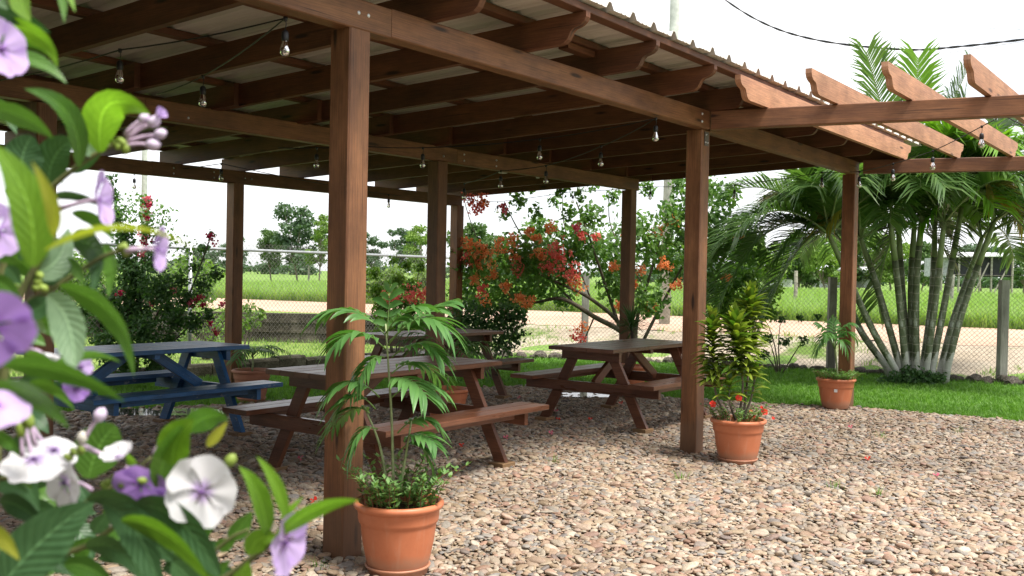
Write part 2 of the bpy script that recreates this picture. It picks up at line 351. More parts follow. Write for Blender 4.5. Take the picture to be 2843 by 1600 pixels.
M['f_tree'] = leafmat('tree_leaf', (0.050, 0.105, 0.030), (0.105, 0.175, 0.050), 0.6, 0.25)
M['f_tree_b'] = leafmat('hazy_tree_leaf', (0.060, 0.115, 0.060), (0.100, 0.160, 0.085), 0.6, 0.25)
M['f_tree_y'] = leafmat('yellow_green_tree_leaf', (0.11, 0.20, 0.035), (0.20, 0.30, 0.06), 0.6, 0.30)
M['f_palm'] = leafmat('palm_leaflet', (0.058, 0.125, 0.032), (0.120, 0.200, 0.052), 0.40, 0.36)
M['f_palm_y'] = leafmat('yellowing_palm_leaflet', (0.26, 0.20, 0.035), (0.30, 0.26, 0.06), 0.5, 0.35)
M['f_palm_d'] = leafmat('dead_palm_leaflet', (0.20, 0.13, 0.06), (0.27, 0.19, 0.10), 0.8, 0.2)
M['f_palm_l'] = leafmat('bright_palm_leaflet', (0.13, 0.27, 0.022), (0.19, 0.36, 0.04), 0.42, 0.38)  # brighter, yellower leaflet green for some of the fronds
M['f_parlor'] = leafmat('parlour_palm_leaflet', (0.075, 0.190, 0.050), (0.120, 0.265, 0.075), 0.36, 0.30, True)
M['f_drac'] = leafmat('dracaena_leaf', (0.075, 0.17, 0.02), (0.30, 0.36, 0.05), 0.4, 0.30)
M['f_port'] = leafmat('portulaca_leaf', (0.13, 0.25, 0.075), (0.21, 0.36, 0.12), 0.5, 0.3)
M['grass'] = leafmat('grass_blade', (0.095, 0.215, 0.030), (0.175, 0.33, 0.058), 0.55, 0.35, True)
M['grass_dry'] = leafmat('tall_field_grass', (0.15, 0.27, 0.055), (0.27, 0.38, 0.11), 0.6, 0.35, True)
RT = (1.2, 1.0, 0.9)
M['b_orange'] = leafmat('orange_bract', (0.92, 0.30, 0.115), (0.96, 0.46, 0.21), 0.6, 0.35, False, False, 0.2, RT)
M['b_red'] = leafmat('coral_red_bract', (0.86, 0.14, 0.145), (0.93, 0.30, 0.25), 0.6, 0.35, False, False, 0.2, RT)
M['b_scarlet'] = leafmat('scarlet_petal', (0.72, 0.03, 0.025), (0.82, 0.06, 0.03), 0.6, 0.3, False, False, 0.2, RT)
M['b_magenta'] = leafmat('magenta_bract', (0.34, 0.012, 0.06), (0.55, 0.03, 0.12), 0.6, 0.3, False, False, 0.2, RT)
M['b_pink'] = leafmat('pink_bract', (0.75, 0.14, 0.24), (0.82, 0.22, 0.30), 0.6, 0.35, False, False, 0.2, RT)
# palm trunk with rings
mt, nt, bs = mat('ringed_palm_trunk', 0.6)
uv = N(nt, 'ShaderNodeUVMap'); sx = N(nt, 'ShaderNodeSeparateXYZ'); nt.links.new(uv.outputs[0], sx.inputs[0])
wv = math_n(nt, 'FRACT', math_n(nt, 'MULTIPLY', sx.outputs[1], 8.5)); nn = noise(nt, uv.outputs[0], 3.5, 5, 0.65)
g = ramp(nt, nn.outputs['Fac'], [(0.34, (0.060, 0.075, 0.038)), (0.47, (0.125, 0.15, 0.080)), (0.56, (0.20, 0.22, 0.15)), (0.62, (0.48, 0.50, 0.45))]).outputs[0]
ring = ramp(nt, wv, [(0.0, (0.85,) * 3), (0.06, (0.85,) * 3), (0.12, (0, 0, 0))]).outputs[0]
gp = N(nt, 'ShaderNodeNewGeometry'); sz = N(nt, 'ShaderNodeSeparateXYZ'); nt.links.new(gp.outputs['Position'], sz.inputs[0])
hz = math_n(nt, 'ADD', sz.outputs[2], math_n(nt, 'MULTIPLY', nn.outputs['Fac'], -0.75))
c = mixc(nt, ring, g, (0.36, 0.34, 0.27)); c = mixc(nt, ramp(nt, hz, [(-0.06, (0.75,) * 3), (0.03, (0, 0, 0))]).outputs[0], c, (0.58, 0.58, 0.54)); nt.links.new(c, bs.inputs['Base Color']); bump(nt, bs, ring, 0.5, 0.01)
M['palm_trunk'] = mt
M['crownshaft'] = simple('pale_green_crownshaft', (0.24, 0.30, 0.14), 0.45, 0.4, 5, 0.3)

# ------------------------------------------------------------------ geometry builders
def beam_mb(p0, p1, w, h, ch=0.006, upv=(0, 0, 1), mb=None):
    """chamfered timber from p0 to p1 (centre line), w across, h tall, UV u along the length in metres"""
    p0 = np.array(p0, float); p1 = np.array(p1, float); d = p1 - p0; L = np.linalg.norm(d); d /= L
    up = np.array(upv, float); s = np.cross(d, up); s /= np.linalg.norm(s); up = np.cross(s, d)
    a, b = w / 2, h / 2
    prof = [(-a + ch, -b), (a - ch, -b), (a, -b + ch), (a, b - ch), (a - ch, b), (-a + ch, b), (-a, b - ch), (-a, -b + ch)]
    V = [p0 + s * x + up * y for x, y in prof] + [p1 + s * x + up * y for x, y in prof]
    per = [0]
    for i in range(8):
        q = prof[i]; r_ = prof[(i + 1) % 8]; per.append(per[-1] + math.hypot(r_[0] - q[0], r_[1] - q[1]))
    Fc = []; U = []
    for i in range(8):
        j = (i + 1) % 8; Fc.append([i, j, j + 8, i + 8]); U.append([(0, per[i]), (0, per[i + 1]), (L, per[i + 1]), (L, per[i])])
    Fc.append(list(range(7, -1, -1))); U.append([(x * 0.3, y) for x, y in prof[::-1]])
    Fc.append(list(range(8, 16))); U.append([(x * 0.3, y) for x, y in prof])
    mb = mb or MB(); mb.add(V, Fc, U); return mb
def beam(name, p0, p1, w, h, mt, parent, ch=0.006, upv=(0, 0, 1)):
    return beam_mb(p0, p1, w, h, ch, upv).build(name, mt, parent)
def slab_mb(prof, th, origin, xd, zd, yd, mb=None):
    """polygon profile [(x,z)] in the plane (xd,zd) extruded th along yd; UV x along"""
    origin = np.array(origin, float); xd = np.array(xd, float); zd = np.array(zd, float); yd = np.array(yd, float); n = len(prof)
    V = [origin + xd * x + zd * z for x, z in prof] + [origin + xd * x + zd * z + yd * th for x, z in prof]
    Fc = [list(range(n)), list(range(2 * n - 1, n - 1, -1))]
    U = [[(x, z) for x, z in prof], [(x, z) for x, z in prof[::-1]]]
    t = 0
    for i in range(n):
        j = (i + 1) % n; l = math.hypot(prof[j][0] - prof[i][0], prof[j][1] - prof[i][1])
        Fc.append([j, i, i + n, j + n]); U.append([(t + l, 0), (t, 0), (t, th), (t + l, th)]); t += l
    mb = mb or MB(); mb.add(V, Fc, U); return mb
def tube_mb(pts, rad, sides=6, mb=None, caps=True, vscale=1.0):
    pts = [np.array(p, float) for p in pts]; n = len(pts)
    rad = rad if isinstance(rad, (list, tuple, np.ndarray)) else [rad] * n
    V = []; prev = None; acc = 0; av = []
    for i in range(n):
        d = pts[min(i + 1, n - 1)] - pts[max(i - 1, 0)]; d = d / (np.linalg.norm(d) + 1e-12)
        if prev is None:
            a = np.cross(d, (0, 0, 1) if abs(d[2]) < 0.9 else (1, 0, 0))
        else: a = prev - d * (prev @ d)
        a /= np.linalg.norm(a) + 1e-12; prev = a; b = np.cross(d, a)
        if i: acc += np.linalg.norm(pts[i] - pts[i - 1])
        av.append(acc)
        for k in range(sides):
            t = 2 * math.pi * k / sides; V.append(pts[i] + rad[i] * (math.cos(t) * a + math.sin(t) * b))
    Fc = []; U = []
    for i in range(n - 1):
        for k in range(sides):
            k2 = (k + 1) % sides; Fc.append([i * sides + k, i * sides + k2, (i + 1) * sides + k2, (i + 1) * sides + k])
            U.append([(k / sides, av[i] * vscale), ((k + 1) / sides, av[i] * vscale), ((k + 1) / sides, av[i + 1] * vscale), (k / sides, av[i + 1] * vscale)])
    if caps:
        Fc.append(list(range(sides - 1, -1, -1))); U.append([(0, 0)] * sides)
        Fc.append(list(range((n - 1) * sides, n * sides))); U.append([(0, av[-1])] * sides)
    mb = mb or MB(); mb.add(V, Fc, U); return mb
def lathe_mb(prof, seg=32, mb=None, cz=(0, 0, 0)):
    V = []; Fc = []
    for r_, z in prof:
        for k in range(seg):
            t = 2 * math.pi * k / seg; V.append((cz[0] + r_ * math.cos(t), cz[1] + r_ * math.sin(t), cz[2] + z))
    for i in range(len(prof) - 1):
        for k in range(seg):
            k2 = (k + 1) % seg; Fc.append([i * seg + k, i * seg + k2, (i + 1) * seg + k2, (i + 1) * seg + k])
    mb = mb or MB(); mb.add(V, Fc); return mb
def bez(p0, p1, p2, n):
    p0, p1, p2 = map(lambda p: np.array(p, float), (p0, p1, p2))
    return [(1 - t) ** 2 * p0 + 2 * t * (1 - t) * p1 + t * t * p2 for t in np.linspace(0, 1, n)]
def spline(pts, n):
    """Catmull-Rom through pts"""
    P = [np.array(p, float) for p in pts]; P = [2 * P[0] - P[1]] + P + [2 * P[-1] - P[-2]]; o = []
    for i in range(1, len(P) - 2):
        for t in np.linspace(0, 1, n, endpoint=False):
            a, b, c, d = P[i - 1:i + 3]
            o.append(0.5 * ((2 * b) + (c - a) * t + (2 * a - 5 * b + 4 * c - d) * t * t + (3 * b - a - 3 * c + d) * t ** 3))
    o.append(P[-2]); return o
def blade_mb(path, width, nrm, mb=None, fold=0.18, shape='leaf', cross=4):
    """leaf blade along path; nrm = rough face normal; UV.x across 0..1, UV.y along"""
    n = len(path); V = []; Fc = []; U = []
    for i, p in enumerate(path):
        t = i / (n - 1); d = path[min(i + 1, n - 1)] - path[max(i - 1, 0)]; d = d / (np.linalg.norm(d) + 1e-12)
        s = np.cross(d, nrm); s /= np.linalg.norm(s) + 1e-12; nn = np.cross(s, d)
        if shape == 'leaf': wv = math.sin(math.pi * min(1, t * 0.97 + 0.015) ** 0.80) ** 0.85 * (1 - 0.25 * t) * 1.12 if t < 1 else 0.0
        elif shape == 'round': wv = math.sin(math.pi * min(1, t * 0.96 + 0.02) ** 1.0) ** 0.62
        elif shape == 'strap': wv = min(1, 6 * t + 0.25) * (1 - t ** 3)
        else: wv = min(1, 5 * t + 0.15) * (1 - t) ** 0.7
        wv = max(wv, 0.012) * width / 2
        for k in range(cross + 1):
            a = -1 + 2 * k / cross; V.append(p + s * a * wv + nn * (abs(a) * fold * wv - 0.10 * wv * math.sin(t * 22) * a * a * (0.5 if shape in ('leaf', 'round') else 0)))
    for i in range(n - 1):
        for k in range(cross):
            q = i * (cross + 1) + k; Fc.append([q, q + 1, q + cross + 2, q + cross + 1])
            U.append([(k / cross, i / (n - 1)), ((k + 1) / cross, i / (n - 1)), ((k + 1) / cross, (i + 1) / (n - 1)), (k / cross, (i + 1) / (n - 1))])
    mb = mb or MB(); mb.add(V, Fc, U); return mb
def leaf_cloud(name, blobs, n, size, mt, parent, loc, up=0.35, aspect=0.62, shell=0.35, seed=0, drop=0.0):
    """n small folded leaves through blobs [(centre, radius or (rx,ry,rz))], centres in world, mesh local to loc"""
    rg = np.random.default_rng(seed + 5); loc = np.array(loc, float)
    C = np.array([b[0] for b in blobs], float); RR = np.array([b[1] if np.ndim(b[1]) else (b[1],) * 3 for b in blobs], float)
    wgt = np.prod(RR, 1) ** 0.75; idx = rg.choice(len(blobs), n, p=wgt / wgt.sum())
    d = rg.normal(size=(n, 3)); d /= np.linalg.norm(d, axis=1)[:, None]
    rad = shell + (1.06 - shell) * rg.random(n) ** 0.6
    rad *= 1 + 0.22 * rg.normal(size=n) * 0.6
    P = C[idx] + d * rad[:, None] * RR[idx] - loc
    if drop: P[:, 2] -= drop * rg.random(n) ** 2
    nr = rg.normal(size=(n, 3)) * 0.75 + d * 0.5; nr[:, 2] += up; nr /= np.linalg.norm(nr, axis=1)[:, None]
    ax = np.cross(nr, rg.normal(size=(n, 3))); ax /= np.linalg.norm(ax, axis=1)[:, None]; s = np.cross(nr, ax)
    sz = size * (0.6 + 0.8 * rg.random(n))[:, None]
    tip = P + ax * sz * 0.55 - nr * sz * 0.12; bas = P - ax * sz * 0.45 - nr * sz * 0.05
    l = P + s * sz * aspect * 0.5 - ax * sz * 0.08 + nr * sz * 0.06; r_ = P - s * sz * aspect * 0.5 - ax * sz * 0.08 + nr * sz * 0.06
    V = np.stack([bas, l, tip, r_], 1).reshape(-1, 3); b = np.arange(n) * 4
    Fq = np.stack([np.stack([b, b + 3, b + 2], 1), np.stack([b, b + 2, b + 1], 1)], 1).reshape(-1, 3)
    return np_mesh(name, V, Fq, mt, parent)

def instancer(name, pts, rots, scls, protos, label, cat=None):
    """thousands of alike little pieces nobody could count: one 'stuff' object"""
    me = bpy.data.meshes.new(name); me.vertices.add(len(pts)); me.vertices.foreach_set('co', np.asarray(pts, np.float32).ravel())
    for nm, arr in (('rot', rots), ('scl', scls)):
        a = me.attributes.new(nm, 'FLOAT_VECTOR', 'POINT'); a.data.foreach_set('vector', np.asarray(arr, np.float32).ravel())
    o = bpy.data.objects.new(name, me); COL.objects.link(o)
    pc = bpy.data.collections.new(name + '_kinds')
    for p in protos: pc.objects.link(p)
    ng = bpy.data.node_groups.new(name + '_scatter', 'GeometryNodeTree')
    ng.interface.new_socket('Geometry', in_out='INPUT', socket_type='NodeSocketGeometry'); ng.interface.new_socket('Geometry', in_out='OUTPUT', socket_type='NodeSocketGeometry')
    gi = ng.nodes.new('NodeGroupInput'); go = ng.nodes.new('NodeGroupOutput'); io = ng.nodes.new('GeometryNodeInstanceOnPoints')
    ci = ng.nodes.new('GeometryNodeCollectionInfo'); ci.inputs['Collection'].default_value = pc; ci.inputs['Separate Children'].default_value = True; ci.inputs['Reset Children'].default_value = True
    na = []
    for nm in ('rot', 'scl'):
        q = ng.nodes.new('GeometryNodeInputNamedAttribute'); q.data_type = 'FLOAT_VECTOR'; q.inputs['Name'].default_value = nm; na.append(q)
    er = ng.nodes.new('FunctionNodeEulerToRotation'); L = ng.links.new
    L(gi.outputs[0], io.inputs['Points']); L(ci.outputs[0], io.inputs['Instance']); io.inputs['Pick Instance'].default_value = True
    L(na[0].outputs['Attribute'], er.inputs[0]); L(er.outputs[0], io.inputs['Rotation']); L(na[1].outputs['Attribute'], io.inputs['Scale'])
    L(io.outputs[0], go.inputs[0])
    md = o.modifiers.new('scatter', 'NODES'); md.node_group = ng
    tag(o, label, cat, kind='stuff'); return o

# ------------------------------------------------------------------ the ground
GRAVEL_UV = [(-9, -9), (11, -9), (9.2, -5), (8.25, -3.2), (7.8, -1.68), (7.64, -0.03), (7.17, 0.9), (6.94, 1.67), (6.9, 3.07), (6.55, 3.85), (5.26, 4.33), (2.9, 4.95), (1.6, 5.6), (0.2, 6.0), (-9, 6.6)]
GRAVEL = np.array([W(u, v)[:2] for u, v in GRAVEL_UV])
def inpoly(P, poly):
    P = np.asarray(P); x, y = P[:, 0], P[:, 1]; c = np.zeros(len(P), bool); n = len(poly); j = n - 1
    for i in range(n):
        xi, yi = poly[i]; xj, yj = poly[j]
        k = ((yi > y) != (yj > y)) & (x < (xj - xi) * (y - yi) / (yj - yi + 1e-12) + xi); c ^= k; j = i
    return c
RN = np.array([0.492, 0.871]); R0 = np.array([8.4, 16.3])        # near edge of the dirt road
def rs(x, y): return (x - R0[0]) * RN[0] + (y - R0[1]) * RN[1]
def gz(x, y):
    t = np.clip((rs(x, y) + 2.2) / 2.0, 0, 1); return 0.35 * t * t * (3 - 2 * t)
def sheet(name, xs, ys, zo, mt, keep=None, zf=True, jag=0.0):
    X, Y = np.meshgrid(xs, ys); 
    Z = (gz(X, Y) if zf else 0 * X) + zo
    V = np.stack([X, Y, Z], -1).reshape(-1, 3); nx = len(xs)
    i = np.arange((len(ys) - 1) * (nx - 1)); r_ = i // (nx - 1); c = i % (nx - 1); a = r_ * nx + c
    Fq = np.stack([a, a + 1, a + nx + 1, a + nx], 1)
    if keep is not None:
        cen = V[Fq].mean(1); Fq = Fq[keep(cen)]
        used = np.unique(Fq); re = -np.ones(len(V), int); re[used] = np.arange(len(used)); V = V[used]; Fq = re[Fq]
    return tag(np_mesh(name, V, Fq, mt), kind='structure')
def geo_axis(a, b, near, step):
    o = list(np.arange(-near, near + 1e-6, step)); x = near; s = step
    while x < b: s *= 1.35; x += s; o.append(x)
    x = -near; s = step
    while x > a: s *= 1.35; x -= s; o.insert(0, x)
    return np.array(o)
gx = geo_axis(-5000, 5000, 30, 1.0); gy = np.concatenate([np.arange(-12, 50, 1.0), 50 + np.cumsum(1.0 * 1.25 ** np.arange(33))])
ground = sheet('ground', gx, gy, -0.03, M['field']); tag(ground, 'flat bright green field stretching to the horizon')
mb = MB(); mb.add([(x, y, 0.0) for x, y in GRAVEL], [list(range(len(GRAVEL)))]); gravel = tag(mb.build('gravel_bed', M['gravel']), kind='structure', label='tan and pink river gravel bed under and in front of the pavilion')
LAWN_OUT = [W(7.0, -9), W(16, -9), (9.6, 11.9), (6.95, 13.95), (5.0, 15.4), (3.05, 16.0), (1.2, 16.6), (-1.0, 16.9), W(5, 7.35), W(-9, 7.35), W(-9, 3), W(3, 2)]
LAWN = np.array([p[:2] for p in LAWN_OUT])
mb = MB(); mb.add([(x, y, -0.008) for x, y in LAWN], [list(range(len(LAWN)))]); tag(mb.build('lawn', M['lawn']), kind='structure', label='mown green lawn between gravel and fence')
ax_ = np.arange(-26, 26.01, 0.25); ay_ = np.arange(8, 36, 0.25)
def kverge(c): return (rs(c[:, 0], c[:, 1]) < 0.15 + 0.25 * np.sin(c[:, 0] * 1.7) ) & (rs(c[:, 0], c[:, 1]) > -12) & ~inpoly(c[:, :2], LAWN) & (c[:, 0] > -1.6) & (c[:, 1] > 11)
tag(sheet('verge', ax_, ay_, 0.006, M['verge'], kverge), label='stony verge with patchy grass outside the fence')
def kback(c): return (rs(c[:, 0], c[:, 1]) < 0.3) & ~inpoly(c[:, :2], LAWN) & (c[:, 0] <= -1.6) & (c[:, 1] > 8)
bz = sheet('back_lawn', ax_, ay_, 0.02, M['lawn_dry'], kback); tag(bz, label='raised bright grass strip behind the kerb')
def kroad(c):
    s = rs(c[:, 0], c[:, 1]); return (s > 0) & (s < 7.4 + 0.25 * np.sin(c[:, 0] * 0.9))
tag(sheet('road', np.arange(-70, 70, 0.5), np.arange(-20, 70, 0.5), 0.012, M['road'], kroad), label='pale pinkish dirt road beyond the fence')

# ------------------------------------------------------------------ pavilion
pav = empty('wooden_pavilion', O, TH)
tag(pav, 'brown timber pavilion with corrugated roof over the picnic tables', 'pavilion')
PS = 0.14
def rz0(v): return 2.715 - 0.0365 * v            # underside of the rafters
posts = {'P1': (0.0, 0.0), 'P2': (3.80, 0.0), 'P3': (7.57, 0.0), 'A': (0.02, 2.93), 'C': (3.86, 2.78), 'D': (7.38, 2.68), 'B': (3.66, 5.60), 'E': (7.42, 5.50), 'AB': (0.02, 5.72), 'X1': (-3.8, 0.08), 'X2': (-3.8, 3.05), 'X3': (-3.8, 5.8)}
def post_obj(parent, u, v, z1, rot=0.0, s=PS):
    mb = beam_mb((u + s / 2, v + s / 2, -0.06), (u + s / 2, v + s / 2, z1), s, s, 0.008, (0, 1, 0)); return mb.build('post', M['timber'], parent)
def bolt_obj(parent, p, nrm, r_=0.011):
    nrm = np.array(nrm, float); p = np.array(p, float)
    mb = tube_mb([p - nrm * 0.004, p + nrm * 0.004, p + nrm * 0.009], [r_, r_, r_ * 0.55], 8); return mb.build('bolt', M['bolt'], parent, True)
for k, (u, v) in posts.items():
    zt = 2.57 if v < 1 else (2.475 if v < 4 else 2.362)
    post_obj(pav, u, v, zt - 0.003)
BW = 0.10
def long_beam(name, pts, zb, splits, dv=0.0):
    (u0, v0), (u1, v1) = pts; obs = []
    cuts = [u0] + splits + [u1]
    for a, b in zip(cuts[:-1], cuts[1:]):
        va = v0 + (v1 - v0) * (a - u0) / (u1 - u0); vb = v0 + (v1 - v0) * (b - u0) / (u1 - u0)
        j = random.uniform(-0.004, 0.004)
        obs.append(beam('beam', (a + 0.0015, va + BW / 2, zb + 0.0725 + j), (b - 0.0015, vb + BW / 2, zb + 0.0725 + j), BW, 0.145, M['timber'], pav))
    return obs
fb = long_beam('beam', ((-4.4, 0.03), (3.86, -0.035)), 2.57, [-1.9, 0.275])
fb2 = beam('beam', (3.95, 0.055, 2.640), (7.72, 0.055, 2.640), BW, 0.145, M['timber'], pav)
mbm = long_beam('beam', ((-4.4, 3.10), (7.55, 2.67)), 2.477, [-1.6, 0.80, 4.15])
bbm = long_beam('beam', ((-4.4, 5.90), (7.60, 5.57)), 2.363, [-1.5, 2.7, 5.3])
for u in (-0.55, -0.22, 0.05, 0.115): bolt_obj(fb[1] if u < 0.275 else fb[2], (u, 0.0, 2.645 + (0.02 if u < -0.1 else 0)), (0, -1, 0), 0.012)
for z in (2.615, 2.675): bolt_obj(fb[2], (3.72, -0.034, z), (0, -1, 0), 0.011)
for u, z in ((0.55, 2.52), (0.55, 2.585), (1.15, 2.52), (3.95, 2.53), (4.25, 2.515), (4.25, 2.575), (4.75, 2.51), (4.75, 2.57)):
    bolt_obj(mbm[2] if u < 4.15 else mbm[3], (u, 3.10 + (2.67 - 3.10) * (u + 4.4) / 11.95, z), (0, -1, 0), 0.010)
for u, z in ((2.95, 2.40), (2.95, 2.46), (3.45, 2.40), (3.45, 2.46), (3.86, 2.43), (3.95, 2.43)):
    bolt_obj(bbm[2], (u, 5.90 + (5.57 - 5.90) * (u + 4.4) / 12.0, z), (0, -1, 0), 0.010)
# steel angle at the second front post
mb = MB(); beam_mb((3.835, -0.004, 2.50), (3.905, -0.004, 2.50), 0.004, 0.11, 0.001, (0, 0, 1), mb); br = mb.build('bracket', M['plate'], pav)
for du, dz in ((0.02, 0.03), (0.01, -0.03), (0.05, -0.03)): bolt_obj(br, (3.835 + du, -0.006, 2.50 + dz), (0, -1, 0), 0.007)

RH = 0.165; RT_ = 0.045
def ogee(flip=False):
    """end of a rafter, profile from the top corner to the underside: x = distance from the tip, z = height above the underside"""
    return [(0.0, RH), (0.0, RH * 0.80), (0.012, RH * 0.66), (0.035, RH * 0.56), (0.062, RH * 0.51), (0.085, RH * 0.48), (0.102, RH * 0.40), (0.112, RH * 0.28), (0.125, RH * 0.14), (0.150, RH * 0.03), (0.185, 0.0)]
og = ogee()
def rafter_main(u0, v_a, v_b, o_a, o_b, mt, nm='rafter'):
    pr = []
    L = v_b - v_a
    sl = lambda v: rz0(v)
    left = [(v_a + x, sl(v_a + x) + z) for x, z in og] if o_a else [(v_a, sl(v_a) + RH), (v_a, sl(v_a))]
    right = [(v_b - x, sl(v_b - x) + z) for x, z in og][::-1] if o_b else [(v_b, sl(v_b)), (v_b, sl(v_b) + RH)]
    prof = left + right
    return slab_mb(prof, RT_, (u0, 0, 0), (0, 1, 0), (0, 0, 1), (1, 0, 0)).build(nm, mt, pav)
ru = [2.22 + 0.83 * k for k in range(-8, 7)] + [7.80]
for i, u in enumerate(ru):
    if u > 7.5 and u < 7.79: continue
    j = random.uniform(-0.012, 0.012)
    va = -0.44 if u < 3.3 else -0.40
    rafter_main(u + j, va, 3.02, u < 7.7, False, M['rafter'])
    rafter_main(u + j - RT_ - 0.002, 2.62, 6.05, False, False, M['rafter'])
# purlins, each in lengths along the roof
ptop = lambda v: rz0(v) + RH
for v in (-0.385, 0.03, 0.95, 1.86, 2.80, 3.72, 4.62, 5.45, 5.98):
    cuts = [-4.6] + sorted(random.uniform(-3.5, 6.5) for _ in range(2)) + [7.86]
    for a, b in zip(cuts[:-1], cuts[1:]):
        if b - a < 0.3: continue
        pu = beam('purlin', (a + 0.002, v, ptop(v) + 0.023), (b - 0.002, v, ptop(v) + 0.023), 0.085, 0.042, M['rafter'], pav, 0.003)
    
beam('purlin', (1.90, 0.052, ptop(0) - 0.022), (2.24, 0.052, ptop(0) - 0.022), 0.075, 0.042, M['rafter'], pav, 0.003)
# corrugated sheets: trapezoid ribs running down the slope
def roof_sheet(u0, ribs, v0, v1):
    xs = []; pitch = 0.27
    for k in range(ribs):
        b = k * pitch
        xs += [(b, 0), (b + 0.045, 0), (b + 0.055, 0.006), (b + 0.065, 0), (b + 0.095, 0), (b + 0.105, 0.006), (b + 0.115, 0), (b + 0.155, 0), (b + 0.185, 0.040), (b + 0.210, 0.040), (b + 0.240, 0)]
    xs += [(ribs * pitch + 0.01, 0.0)]
    mb = MB(); V = []
    for v in (v0, (v0 + v1) / 2, v1):
        zb = ptop(v) + 0.047
        for x, z in xs: V.append((u0 + x, v, zb + z))
    for v in (v0, (v0 + v1) / 2, v1):
        zb = ptop(v) + 0.047 + 0.0022
        for x, z in xs: V.append((u0 + x, v, zb + z))
    n = len(xs); Fc = []
    for r_ in range(2):
        for k in range(n - 1): Fc.append([r_ * n + k + 1, r_ * n + k, (r_ + 1) * n + k, (r_ + 1) * n + k + 1])
        for k in range(n - 1): q = 3 * n + r_ * n + k; Fc.append([q, q + 1, q + n + 1, q + n])
    for k in range(n - 1):
        Fc.append([k, k + 1, 3 * n + k + 1, 3 * n + k]); q = 2 * n + k; Fc.append([q + 1, q, 3 * n + q, 3 * n + q + 1])
    mb.add(V, Fc); return mb.build('roof_sheet', M['sheet'], pav)
u = -4.55; i = 0
while u < 7.7:
    roof_sheet(u + (0.0 if i % 2 else 0.0), 3, -0.47 + random.uniform(-0.012, 0.012), 6.16); u += 0.81 + 0.0015; i += 1

# ------------------------------------------------------------------ unseen house, added left of the pavilion to shade its left-facing timber
shade_house = empty('house', W(-5.6, -1.0, 0), TH); tag(shade_house, 'plain made-up house with an eaved roof, added unseen left of the pavilion for shade', 'house')
beam_mb((-2.5, -8, 1.75), (-2.5, 8, 1.75), 5.0, 3.7, 0.02).build('wall', M['shade_house_wall'], shade_house)
slab_mb([(-5.8, 3.2), (-2.5, 5.2), (0.8, 3.2), (0.8, 3.32), (-2.5, 5.34), (-5.8, 3.32)], 17.0, (0, -8.5, 0), (1, 0, 0), (0, 0, 1), (0, 1, 0)).build('roof', M['roof_white'], shade_house)
for y in (-5.5, 1.5, 5.5):
    wn = beam_mb((0.02, y - 0.6, 1.5), (0.02, y + 0.6, 1.5), 0.06, 1.1, 0.005).build('window', M['dark_glass'], shade_house)
    for z in (0.93, 2.07): beam_mb((0.05, y - 0.7, z), (0.05, y + 0.7, z), 0.08, 0.07, 0.005).build('frame', M['timber'], wn)
dr_ = beam_mb((0.03, -2.45, 1.02), (0.03, -1.55, 1.02), 0.05, 2.04, 0.005).build('door', M['timber'], shade_house)
tube_mb([(0.06, -1.66, 1.0), (0.12, -1.66, 1.0)], 0.02, 8).build('handle', M['bolt'], dr_)

# ------------------------------------------------------------------ pergola on the right
per = empty('pergola', O, TH); tag(per, 'open reddish timber pergola with scrolled rafter ends right of the roof', 'pergola')
def pb(u, v, du, zb, v_end):
    return beam('beam', (u, v, zb + 0.0725), (u + du * (v_end - v), v_end, zb + 0.0725), 0.10, 0.145, M['timber'], per)
b1 = pb(3.905, -0.035, -0.2065, 2.572, -3.9); b2 = pb(7.65, -0.06, -0.26, 2.572, -3.9)
for (u, v) in ((4.55, -3.85), (8.45, -3.85)): post_obj(per, u, v, 2.567)
def rafter_perg(v, ua, ub):
    prof = [(ua + x, z) for x, z in og] + [(ub - x, z) for x, z in og][::-1]
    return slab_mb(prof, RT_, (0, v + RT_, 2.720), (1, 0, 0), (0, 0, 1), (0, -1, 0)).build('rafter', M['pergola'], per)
for k in range(7):
    v = -0.475 - 0.505 * k; rafter_perg(v, 3.43 + 0.055 * k, 7.96 + 0.136 * k)

